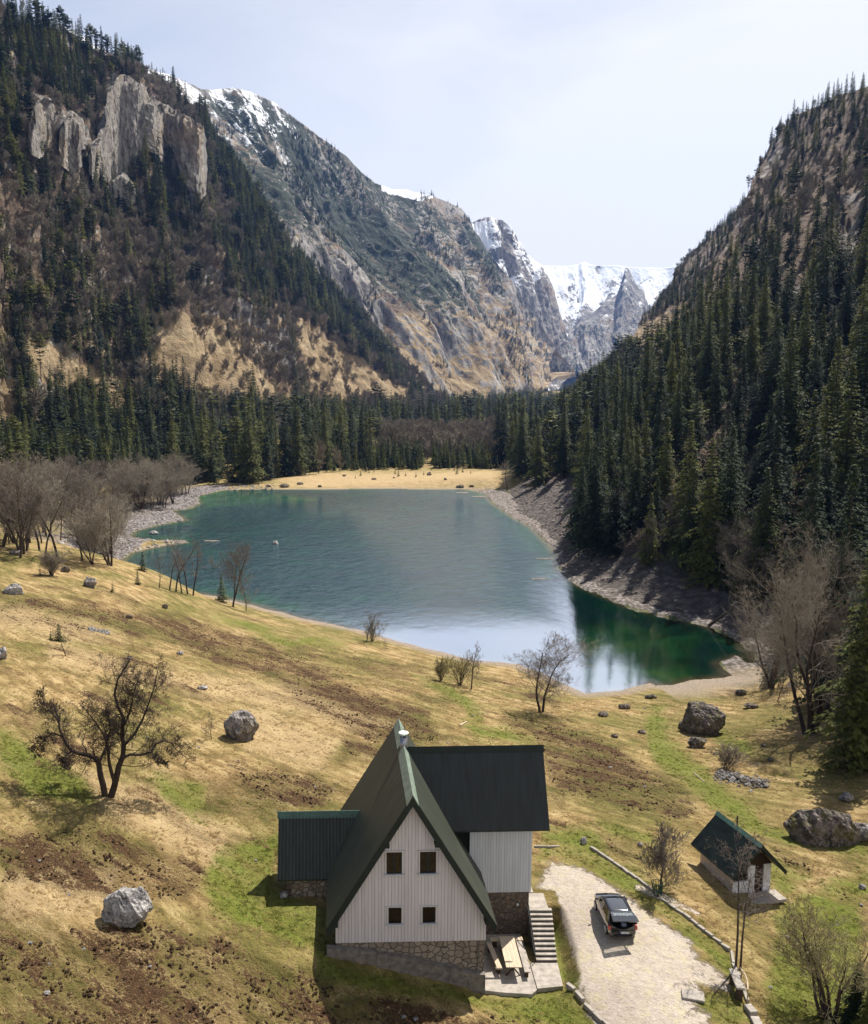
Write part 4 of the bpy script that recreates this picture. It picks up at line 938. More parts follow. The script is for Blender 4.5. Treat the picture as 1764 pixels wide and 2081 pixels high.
scatter_mass('bare_forest', BAR[:, :3]-[0, 0, .4], BAR[:, 3], ['bare_far'], 'leafless brown broadleaf forest on the steep valley sides', seed=2)
# dark clumps on the far range
P, px, row, v = sample(slopeB, 9000, 15, .02); d = fbm(P[:, 0]/70, P[:, 1]/70, 3, 3)+.5*fbm(P[:, 0]/22, P[:, 2]/22, 2, 6)
mk = (d > .16+.15*sstep(330, 200, row)) & visible(px, row, 5) & (row > 250)
scatter_mass('distant_conifers', P[mk]-[0, 0, .5], 13*g_.uniform(.6, 1.3, mk.sum()), ['spruce_far'], 'scattered dark conifers on the far grey mountain range', seed=3)
for n_ in range(16):
    x_ = g_.uniform(-8, 52); y_ = g_.uniform(405, 446); z_ = zfun(np.array([x_]), np.array([y_]))[0]
    put_tree('young', n_, (x_, y_, z_), g_.uniform(1.2, 4.2), 'young_spruce', 'tiny young spruce standing in the open on the sandy beach beyond the lake', 'tree', 'tiny young spruces on the open beach', wx=1.3)
for n_, q in enumerate(CONS_Y[:45]):
    put_tree('young', 0, q[:3], q[3], 'young_spruce', 'young dark green spruce at the head of the sandy beach beyond the lake', 'tree', 'young spruces behind the beach')
scatter_mass('young_spruce_thicket', CONS_Y[45:, :3], CONS_Y[45:, 3]*1.15, ['young'], 'thicket of young spruces behind the beach at the lake head', 'thicket', seed=4)
# ------------------------------------------------------------------ lodge
def mat(name, col, rough=.7, spec=.3, metal=0.0, vary=.25, scale=4.0, bump=0, coat=0, stretch=(1,1,1)):
    s = NT(name); n = s.noise(s.coord('Object', stretch), scale, 5, .6)
    a = tuple(c*(1-vary) for c in col); b = tuple(min(1, c*(1+vary)) for c in col)
    s.base(s.ramp(n, [(.3, a), (.7, b)])).set(Roughness=rough, Specular_IOR_Level=spec, Metallic=metal, Coat_Weight=coat)
    if bump: s.bump(n, bump, .03)
    return s.m
def m_siding(name, col, pitch=.187):
    s = NT(name); t = s.n.new('ShaderNodeTexCoord'); sp = s.n.new('ShaderNodeSeparateXYZ'); s.l.new(t.outputs['Object'], sp.inputs[0])
    f = s.math('FRACT', s.math('DIVIDE', s.math('ADD', sp.outputs[0], sp.outputs[1]), pitch))
    line = s.ramp(f, [(.0, 1), (.10, 1), (.16, 0), (1, 0)])
    st = s.noise(s.coord('Object', (5, 5, .35)), 1.3, 4, .6)
    bd = s.n.new('ShaderNodeTexWhiteNoise'); bd.noise_dimensions = '1D'; s.l.new(s.math('FLOOR', s.math('DIVIDE', s.math('ADD', sp.outputs[0], sp.outputs[1]), pitch)), bd.inputs['W'])
    c = s.ramp(s.math('ADD', s.math('MULTIPLY', st, .8), s.math('MULTIPLY', bd.outputs[0], .2)), [(.25, tuple(v*.80 for v in col)), (.6, col), (.8, tuple(v*1.06 for v in col))])
    c = s.mix(s.math('MULTIPLY', line, .45), c, tuple(v*.22 for v in col)); s.base(c).set(Roughness=.6)
    s.bump(s.math('SUBTRACT', 1.0, line), .7, .02); return s.m
def m_stone(name, a, b, sc=3.2):
    s = NT(name); p = s.coord('Object', (1, 1, 1.15)); n0 = s.n.new('ShaderNodeTexNoise'); n0.inputs['Scale'].default_value = 3; s.l.new(p, n0.inputs['Vector'])
    vm = s.n.new('ShaderNodeVectorMath'); vm.operation = 'MULTIPLY_ADD'; s.l.new(n0.outputs['Color'], vm.inputs[0]); vm.inputs[1].default_value = (.16,.16,.16); s.l.new(p, vm.inputs[2])
    e = s.voro(vm.outputs[0], sc, 'DISTANCE_TO_EDGE', 0, .8); cc = s.voro(vm.outputs[0], sc, 'F1', 1, .8); n = s.noise(p, 9, 5, .65)
    sp = s.n.new('ShaderNodeSeparateColor'); s.l.new(cc, sp.inputs[0])
    c = s.mix(sp.outputs[0], a, b); c = s.mix(s.math('MULTIPLY', n, .5), c, tuple(v*.35 for v in a))
    c = s.mix(s.ramp(e, [(.02, 1), (.07, 0)]), c, (.075,.066,.058)); s.base(c)
    s.bump(s.math('ADD', s.ramp(e, [(.0, 0), (.10, 1)]), s.math('MULTIPLY', n, .3)), .9, .05); return s.m
def m_roof(name, col, rows=.16):
    s = NT(name); p = s.coord('Object'); t = s.n.new('ShaderNodeTexCoord'); sp = s.n.new('ShaderNodeSeparateXYZ'); s.l.new(t.outputs['Object'], sp.inputs[0])
    r = s.math('FRACT', s.math('DIVIDE', sp.outputs[2], rows)); b = s.math('FRACT', s.math('DIVIDE', sp.outputs[1], .24))
    n = s.noise(s.coord('Object', (.5, 2.6, .22)), 1.3, 6, .65); n2 = s.noise(p, 14, 4, .7)
    c = s.ramp(s.math('ADD', s.math('MULTIPLY', n, .7), s.math('MULTIPLY', n2, .3)), [(.32, tuple(v*.55 for v in col)), (.5, col), (.66, tuple(v*1.9 for v in col))])
    c = s.mix(s.math('MULTIPLY', s.ramp(r, [(.0, 1), (.16, 0)]), .55), c, tuple(v*.25 for v in col)); c = s.mix(s.math('MULTIPLY', s.ramp(b, [(.0, 1), (.10, 0)]), .35), c, tuple(v*.3 for v in col))
    s.base(c).set(Roughness=.55, Specular_IOR_Level=.35); s.bump(s.math('ADD', r, s.math('MULTIPLY', b, .3)), .5, .03); return s.m
M = {}
M['siding'] = m_siding('warm_grey_siding', (.56,.53,.54)); M['siding_cool'] = m_siding('cool_grey_siding', (.52,.54,.57), .17)
M['stone'] = m_stone('rubble_stone', (.34,.28,.22), (.20,.16,.125), 2.6); M['stone_dark'] = m_stone('dark_rubble_stone', (.20,.15,.11), (.115,.085,.065), 2.9)
M['roof'] = m_roof('green_roof_tiles', (.029,.034,.023)); M['roof_rib'] = mat('dark_green_sheet', (.013,.021,.016), .45, .4, 0, .6, 1.8, stretch=(2,.8,.25))
M['roof_black'] = mat('blackish_green_sheet', (.014,.018,.018), .5, .35, 0, .55, 1.6, stretch=(2.5,.6,.2))
M['cap'] = mat('weathered_ridge_sheet', (.20,.25,.20), .45, .4, .1, .35, 3.0); M['cap_green'] = mat('green_ridge_sheet', (.045,.10,.075), .45, .4, 0, .3, 4)
M['rake'] = mat('dark_rake_board', (.017,.022,.017), .7, .2); M['soffit'] = mat('dark_soffit_and_recess_shade', (.010,.012,.010), .8, .1)
M['frame'] = mat('grey_window_trim', (.50,.48,.46), .6, .3, 0, .1); M['sash'] = mat('black_sash', (.012,.011,.012), .5, .3)
M['glass'] = mat('window_glass', (.016,.012,.008), .05, .35, 0, .6, 3); M['glass_dark'] = mat('dark_window_glass', (.004,.003,.003), .1, .22, 0, .3)
M['sill'] = mat('pale_sill', (.42,.43,.46), .6, .3, 0, .1); M['steel'] = mat('galvanised_pipe', (.30,.31,.34), .35, .5, .7, .2); M['steel_white'] = mat('pale_metal_cap', (.55,.60,.52), .5, .4, .2, .1)
M['conc'] = mat('weathered_concrete', (.31,.275,.235), .9, .15, 0, .28, 2.5, .5); M['conc_dark'] = mat('mossy_concrete', (.16,.14,.12), .95, .1, 0, .45, 3, .6)
M['plank'] = mat('weathered_plank', (.46,.37,.27), .85, .15, 0, .28, 5, .3, stretch=(4, .5, 1)); M['plank_dark'] = mat('dark_timber', (.06,.038,.025), .8, .2, 0, .35, 4)
M['plaster'] = mat('white_plaster', (.60,.60,.62), .9, .1, 0, .10, 2); M['beige'] = mat('beige_plaster', (.50,.42,.34), .9, .1, 0, .2, 3)
M['black_iron'] = mat('black_iron', (.012,.012,.013), .5, .4); M['brown_wood'] = mat('dark_brown_boards', (.035,.018,.010), .8, .2, 0, .35, 3, stretch=(6,1,.5))

LA = math.radians(2.0); LO = (2.364, 46.416, 0.0)
HX, ZA, SL = 4.25, 18.29, 1.62          # half width of the wall, top of the roof, rise per metre
def build_lodge():
    e = empty('mountain_lodge', LO, 'large A-frame lodge with dark green steep roofs, pale board gable and rubble stone base', 'house', rz=LA)
    zt = lambda x: ZA-.67-SL*abs(x)     # underside of the roof
    # front gable wall
    w = MB(); w.prism([(-HX, 9.32), (HX, 9.30), (HX, zt(HX)), (0, zt(0)), (-HX, zt(HX))], 0.0, .22, 'y'); w.build('gable_wall', M['siding'], e)
    b = MB(); b.prism([(-HX+.04, 7.6), (HX-.06, 5.9), (HX-.06, 9.30), (-HX+.04, 9.32)], .06, .5, 'y')
    b.box((HX-.36, 5.5, 7.6), (.6, 10.4, 3.4)); b.box((-HX+.36, 5.5, 8.4), (.6, 10.4, 1.9)); b.build('stone_base', M['stone'], e)
    b = MB(); b.box((0, 5.6, 10.1), (8.2, 10.3, 1.6)); b.prism([(-HX, 9.32), (HX, 9.30), (HX, zt(HX)), (0, zt(0)), (-HX, zt(HX))], 10.1, 10.3, 'y'); b.build('wall', M['siding'], e)
    # sloping concrete plinth along the foot of the gable
    for x0, x1, z0, z1, y in ((-4.75, -1.95, 9.22, 8.92, -.32), (-1.95, .56, 8.82, 8.34, -.36), (.56, 2.7, 8.18, 7.78, -.34), (2.7, 4.22, 7.62, 7.36, -.30)):
        q = MB(); q.prism([(x0, 5.2), (x1, 5.2), (x1, z1), (x0, z0)], y, .055, 'y'); q.build('plinth', M['conc_dark'], e)
    # main roof: two slabs
    hw = 4.78
    for sx in (-1, 1):
        r = MB(); t = .30*math.sqrt(1+SL*SL)
        poly = [(0, ZA), (sx*hw, ZA-SL*hw), (sx*(hw-.02), ZA-SL*hw-.12), (sx*(hw-.16), ZA-t-SL*(hw-.16)), (0, ZA-t)]
        r.prism(poly, -.58, 10.85, 'y'); r.build('roof', M['roof'], e)
        f = MB(); f.prism([(sx*.0, ZA-.02), (sx*hw, ZA-.02-SL*hw), (sx*(hw-.1), ZA-t-.06-SL*(hw-.1)), (0, ZA-t-.06)], -.625, -.584, 'y'); f.build('rake_board', M['rake'], e)
        u = MB(); u.prism([(sx*.02, ZA-t-.012), (sx*(hw-.2), ZA-t-.012-SL*(hw-.2)), (sx*(hw-.2), ZA-t-.05-SL*(hw-.2)), (sx*.02, ZA-t-.05)], -.58, -.03, 'y'); u.build('soffit', M['soffit'], e)
        for zb in (15.35, 10.72):
            xb = (ZA-.67-zb)/SL; k = MB(); k.box((sx*(xb+.02), -.28, zb), (.34, .54, .26)); k.build('bracket', M['rake'], e)
    for y0, y1 in ((-.64, 6.35), (7.05, 10.9)):
        c = MB(); c.prism([(-.34, ZA-.34*SL+.02), (0, ZA+.07), (.34, ZA-.34*SL+.02), (.31, ZA-.34*SL-.03), (0, ZA+.015), (-.31, ZA-.34*SL-.03)], y0, y1, 'y'); c.build('ridge_cap', M['cap'], e)
    for x0, y0 in ((0, 0),):
        pass
    ch = MB(); ch.tube((.03, 6.68, ZA-.6), (.03, 6.68, ZA+.42), .235, n=20); cho = ch.build('chimney', M['steel'], e, True)
    q = MB(); q.tube((.03, 6.68, ZA+.43), (.03, 6.68, ZA+.44), .2, n=16); q.build('flue', M['black_iron'], cho)
    q = MB(); q.tube((.03, 6.68, ZA+.70), (.03, 6.68, ZA+.73), .33, .30, n=24)
    for a in (0, 2.1, 4.2): q.tube((.03+.2*math.cos(a), 6.68+.2*math.sin(a), ZA+.40), (.03+.2*math.cos(a), 6.68+.2*math.sin(a), ZA+.71), .012, n=5)
    q.build('chimney_cap', M['steel_white'], cho)
    # windows: (x0, x1, z0, z1, kind)
    for x0, x1, z0, z1, up in ((-1.40, -.53, 13.46, 14.72, 1), (.47, 1.38, 13.46, 14.72, 1), (-1.28, -.54, 10.48, 11.42, 0), (.64, 1.38, 10.48, 11.42, 0)):
        f = MB(); d = .07
        f.box(((x0+x1)/2, -.02, z1+.05), (x1-x0+.30 if up else x1-x0+.34, .12, .06)); f.box((x0-.035, -.025, (z0+z1)/2), (d, .09, z1-z0+.04)); f.box((x1+.035, -.025, (z0+z1)/2), (d, .09, z1-z0+.04))
        wo = f.build('window', M['frame'], e)
        s = MB(); s.box(((x0+x1)/2, -.06, z0-.05), (x1-x0+.22, .20, .08)); s.build('sill', M['sill'], wo)
        g = MB(); g.box(((x0+x1)/2, -.008, (z0+z1)/2), (x1-x0-.02, .02, z1-z0-.02)); g.build('pane', M['glass'] if up else M['glass_dark'], wo)
        h = MB(); t = .075 if up else .05
        h.box((x0+t/2, -.03, (z0+z1)/2), (t, .05, z1-z0)); h.box((x1-t/2, -.03, (z0+z1)/2), (t, .05, z1-z0)); h.box(((x0+x1)/2, -.028, z1-t/2), (x1-x0-2*t, .046, t)); h.box(((x0+x1)/2, -.028, z0+t/2), (x1-x0-2*t, .046, t))
        if up: h.box(((x0+x1)/2, -.031, (z0+z1)/2), (.16, .05, z1-z0-2*t))
        h.build('sash', M['sash'], wo)
    # right wing, an A-frame turned sideways with a boxed upper storey
    wr, zr, yr = 8.85, 17.95, 6.75; ze, ye = 13.62, 4.42; sl = (zr-ze)/(yr-ye)
    w = MB(); w.prism([(5.0, 9.18), (5.0, 13.5), (yr, zr-.45), (8.5, 13.5), (8.5, 9.18)], 7.80, 7.92, 'x'); w.box((5.98, 5.11, 11.3), (3.86, .18, 4.26)); w.box((5.98, 8.4, 11.3), (3.6, .18, 4.26)); w.build('wing_wall', M['siding_cool'], e)
    w = MB(); w.box((5.97, 5.30, 7.35), (3.70, .44, 3.64)); w.box((7.60, 6.9, 7.35), (.44, 2.7, 3.64)); w.build('wing_base', M['stone_dark'], e)
    w = MB(); w.box((3.2, 5.25, 11.2), (1.7, .12, 4.6)); w.build('recess_shade_sheet', M['soffit'], e)  # near-black sheet: its colour paints the deep shade between main roof and wing
    for sy in (-1, 1):
        r = MB(); t = .12*math.sqrt(1+sl*sl); yy = yr+sy*(yr-ye)
        P = [(yr, zr), (yy, ze), (yy, ze-.13), (yr, zr-t)]; r.prism(P, .25, wr, 'x')
        n = 52
        for i in range(n):
            x = .32+(wr-.4)*i/(n-1); L = math.hypot(zr-ze, yr-ye); m = Matrix.Rotation(math.atan2(zr-ze, -(yy-yr))if sy > 0 else math.atan2(zr-ze, yr-ye), 4, 'X') if False else None
            a = Vector((x, yr+sy*.03, zr-.03*sl+.0)); b = Vector((x, yy-sy*.02, ze+.02*sl)); nn = Vector((0, sy*sl, 1)).normalized()*.028; q = Vector((.022, 0, 0))
            r.add([a-q, a+q, b+q, b-q, a-q+nn, a+q+nn, b+q+nn, b-q+nn], ((4,5,6,7), (0,3,7,4), (1,5,6,2), (0,4,5,1), (3,2,6,7)))
        r.build('wing_roof', M['roof_black'], e)
    c = MB(); c.prism([(yr-.20, zr-.20*sl+.06), (yr, zr+.10), (yr+.20, zr-.20*sl+.06), (yr, zr+.02)], .2, wr+.05, 'x'); c.build('wing_ridge_cap', M['rake'], e)
    # left annex
    al, zr2, yr2, ze2, ye2 = -7.86, 13.75, 6.75, 10.32, 4.95; sl2 = (zr2-ze2)/(yr2-ye2)
    for sy in (-1, 1):
        r = MB(); yy = yr2+sy*(yr2-ye2); t = .1*math.sqrt(1+sl2*sl2); r.prism([(yr2, zr2), (yy, ze2), (yy, ze2-.1), (yr2, zr2-t)], al+.02, -2.2, 'x')
        n = 27
        for i in range(n):
            x = al+.08+5.5*i/(n-1); a = Vector((x, yr2+sy*.02, zr2-.02*sl2)); b = Vector((x, yy, ze2)); nn = Vector((0, sy*sl2, 1)).normalized()*.055; q = Vector((.035, 0, 0)); q2 = q*.5
            r.add([a-q, a+q, b+q, b-q, a-q2+nn, a+q2+nn, b+q2+nn, b-q2+nn], ((4,5,6,7), (0,3,7,4), (1,5,6,2), (0,4,5,1), (3,2,6,7)))
        r.build('annex_roof', M['roof_rib'], e)
    c = MB(); c.prism([(yr2-.19, zr2-.19*sl2+.09), (yr2-.02, zr2+.13), (yr2+.02, zr2+.13), (yr2+.19, zr2-.19*sl2+.09), (yr2, zr2+.04)], al-.05, -2.72, 'x'); c.build('annex_ridge_cap', M['cap_green'], e)
    w = MB(); w.box((-5.6, 5.45, 9.6), (3.6, .4, 1.5)); w.box((-7.2, 6.75, 9.6), (.4, 3.0, 1.5)); w.build('annex_base', M['stone'], e)
    w = MB(); w.prism([(5.3, 10.35), (yr2, zr2-.35), (8.2, 10.35)], -7.5, -7.38, 'x'); w.build('annex_wall', M['siding'], e)
    l = MB(); l.tube((7.1, 5.06, 8.35), (7.1, 4.94, 8.35), .085, n=14); l.build('wall_lamp', M['steel_white'], e, True)
    p = MB(); p.tube((3.93, .02, 9.3), (3.80, .02, 6.9), .035, n=8); p.build('downpipe', M['conc_dark'], e)
build_lodge()

# ------------------------------------------------------------------ patio and steps
def build_patio():
    s = MB(); P = [(5.6,47.6),(5.75,46.55),(6.3,46.35),(7.6,46.12),(9.2,45.98),(9.55,46.35),(9.55,51.65),(5.9,51.5)]
    s.prism(P, 5.75, 6.40); o = s.build('patio', M['conc'], None, bevel=.02); tag(o, kind='structure')
    s = MB(); s.prism([(9.58,46.40),(11.10,46.62),(11.22,48.72),(9.58,48.72)], 5.9, 6.44); o = s.build('path', M['conc'], None, bevel=.02); tag(o, kind='structure')
    e = empty('outdoor_stairs', (10.6, 50.2, 6.44), 'straight flight of eleven pale concrete steps climbing beside the stone wing of the lodge', 'stairs')
    n = 11; y0, y1 = 48.75, 51.75; dz = 1.62/n; dy = (y1-y0)/n
    m = MB(); tr = []
    for i in range(n):
        z = 6.44+dz*(i+1); x0 = 9.98; x1 = 11.22+.02*i
        m.box(((x0+x1)/2-10.6, y0+dy*(i+.5)-50.2+.03, (5.9+z-.05)/2-6.44), (x1-x0-.03, dy-.06, z-.05-5.9))
        t = MB(); t.box(((x0+x1)/2-10.6, y0+dy*(i+.5)-50.2+.015, z-.03-6.44), (x1-x0, dy-.02, .06)); t.build('step', M['conc'], e)
    m.build('riser', M['conc_dark'], e)
    l = MB(); l.box((10.62-10.6, 52.6-50.2, 7.1-6.44), (1.25, 1.66, 1.92)); l.build('landing', M['conc'], e, bevel=.02)
    l = MB(); l.box((10.35-10.6, 54.2-50.2, 7.3-6.44), (.5, 1.5, 1.62)); l.build('landing', M['conc'], e)
    r = MB(); pts = [(9.86, 48.7, 6.44), (9.86, 50.2, 7.35), (9.86, 51.4, 8.0)]
    for p in pts: r.tube((p[0]-10.6, p[1]-50.2, p[2]-6.44-.1), (p[0]-10.6, p[1]-50.2, p[2]-6.44+.85), .022, n=6)
    r.tube((pts[0][0]-10.6, pts[0][1]-50.2, .85), (pts[2][0]-10.6, pts[2][1]-50.2, pts[2][2]-6.44+.85), .03, n=8)
    r.tube((pts[0][0]-10.6, pts[0][1]-50.2, .42), (pts[2][0]-10.6, pts[2][1]-50.2, pts[2][2]-6.44+.42), .02, n=6)
    r.build('handrail', M['black_iron'], e)
build_patio()
def px_at(px, row, z): return Wz(px, row, z)
def build_table():
    a = Wz(1029, 1903, 7.15); b = Wz(1045, 1966, 7.15); c = (a+b)/2; d = b-a; ang = math.atan2(d[1], d[0])+math.pi/2; L = float(np.linalg.norm(d[:2]))
    e = empty('picnic_table', (c[0], c[1], 6.4), 'long weathered plank picnic table on crossed timber legs between two benches on the patio', 'table', rz=ang)
    t = MB()
    for i in range(4): t.box((-.345+.23*i, 0, .745), (.222, L, .05))
    t.build('tabletop', M['plank'], e)
    for s in (-1, 1):
        for q in (-1, 1):
            l = MB(); l.tube((q*.42, s*(L/2-.35), -.02), (-q*.16, s*(L/2-.35)+q*.04, .70), .045, n=6); l.build('leg', M['plank_dark'], e)
        l = MB(); l.box((0, s*(L/2-.35), .67), (.8, .08, .09)); l.build('crossbar', M['plank_dark'], e)
    f = MB(); f.box((0, 0, .30), (.08, L-.7, .07)); f.build('stretcher', M['plank_dark'], e)
build_table()
def bench(p0, p1, w, h, label, thick=.07, legs='plank_dark', seat='plank', z=6.4):
    a = np.array(Wz(*p0, z+h)); b = np.array(Wz(*p1, z+h)); c = (a+b)/2; d = b-a; ang = math.atan2(d[1], d[0])+math.pi/2; L = float(np.linalg.norm(d[:2]))
    e = empty('bench', (c[0], c[1], z), label, 'bench', rz=ang)
    t = MB(); t.box((0, 0, h-thick/2), (w, L, thick)); t.build('seat', M[seat], e, bevel=.01)
    for s in (-1, 1):
        l = MB(); l.box((0, s*(L/2-.28), (h-thick)/2-.02), (w*.62, .24, h-thick-.003)); l.build('leg', M[legs], e, bevel=.02)
bench((993, 1915), (1016, 1968), .30, .45, 'plank bench in shade between the picnic table and the lodge wall')
bench((1054, 1911), (1072, 1975), .32, .45, 'sunlit pale plank bench on the stair side of the picnic table', seat='conc')
bench((996, 1908), (1062, 1907), .34, .50, 'bench standing crosswise behind the picnic table against the stone wing')

# ------------------------------------------------------------------ hut
def build_hut():
    z0 = 7.05; e = empty('small_hut', (25.5, 55.25, z0), 'small white plastered hut with steep ribbed green roof standing in the grass beyond the yard', 'hut', rz=R(13.5))
    W, D, HW = 1.45, 3.6, 1.85; za, zb, hw = 3.72, 1.62, 2.02; sl = (za-zb)/hw
    w = MB(); w.box((-W+.09, D/2, HW/2-.3), (.18, D-.02, HW+.6)); w.box((W-.09, D/2, HW/2-.3), (.18, D-.02, HW+.6)); w.box((0, D-.09, HW/2-.3), (2*W-.38, .18, HW+.6)); w.build('side_wall', M['beige'], e)
    f = MB(); f.box((-W+.62, .08, .38-.3+.02), (1.2, .16, 1.44)); f.box((-.05, .08, HW/2-.3), (.52, .162, HW+.6)); f.box((1.16, .08, HW/2-.3), (.55, .162, HW+.6)); f.build('front_wall', M['plaster'], e)
    d = MB(); d.box((.545, .14, .92), (.68, .08, 1.84)); do = d.build('door', M['brown_wood'], e)
    h = MB(); h.box((.30, .085, .95), (.03, .04, .12)); h.build('handle', M['black_iron'], do)
    g = MB(); g.box((-.86, .13, 1.35), (1.1, .05, .95)); g.build('window', M['glass_dark'], e)
    t = MB(); t.prism([(-W-.1, HW-.0), (W+.1, HW-.0), (0, za-.25)], .05, .15, 'y'); t.prism([(-W-.1, HW), (W+.1, HW), (0, za-.25)], D-.15, D-.02, 'y'); t.build('gable', M['brown_wood'], e)
    for sx in (-1, 1):
        r = MB(); r.prism([(0, za), (sx*hw, zb), (sx*(hw-.04), zb-.13), (0, za-.18)], -.78, D+.35, 'y')
        n = 30
        for i in range(n):
            y = -.74+(D+1.05)*i/(n-1); a = Vector((sx*.02, y, za-.02*sl)); b = Vector((sx*hw, y, zb)); nn = Vector((sx*sl, 0, 1)).normalized()*.045; q = Vector((0, .036, 0)); q2 = q*.5
            r.add([a-q, a+q, b+q, b-q, a-q2+nn, a+q2+nn, b+q2+nn, b-q2+nn], ((4,5,6,7), (0,3,7,4), (1,5,6,2), (0,4,5,1), (3,2,6,7)))
        r.build('roof', M['roof_rib'], e)
        k = MB(); k.prism([(0, za+.02), (sx*hw, zb+.02), (sx*(hw-.08), zb-.22), (0, za-.26)], -.83, -.785, 'y'); k.build('rake_board', M['rake'], e)
    c = MB(); c.prism([(-.20, za-.20*sl+.07), (0, za+.10), (.20, za-.20*sl+.07), (0, za+.02)], -.86, D+.4, 'y'); c.build('ridge_cap', M['cap_green'], e)
    c = MB(); c.tube((.45, D-1.2, za-1.0), (.45, D-1.2, za+.42), .055, n=10); c.build('stovepipe', M['plank_dark'], e)
    s = MB(); s.box((.35, -.62, -.14), (2.9, 1.2, .22)); s.build('doorstep', M['conc'], e, bevel=.03)
    s = MB(); s.box((.2, -.55, -.62), (2.3, .9, .7)); s.build('footing', M['stone_dark'], e)
build_hut()

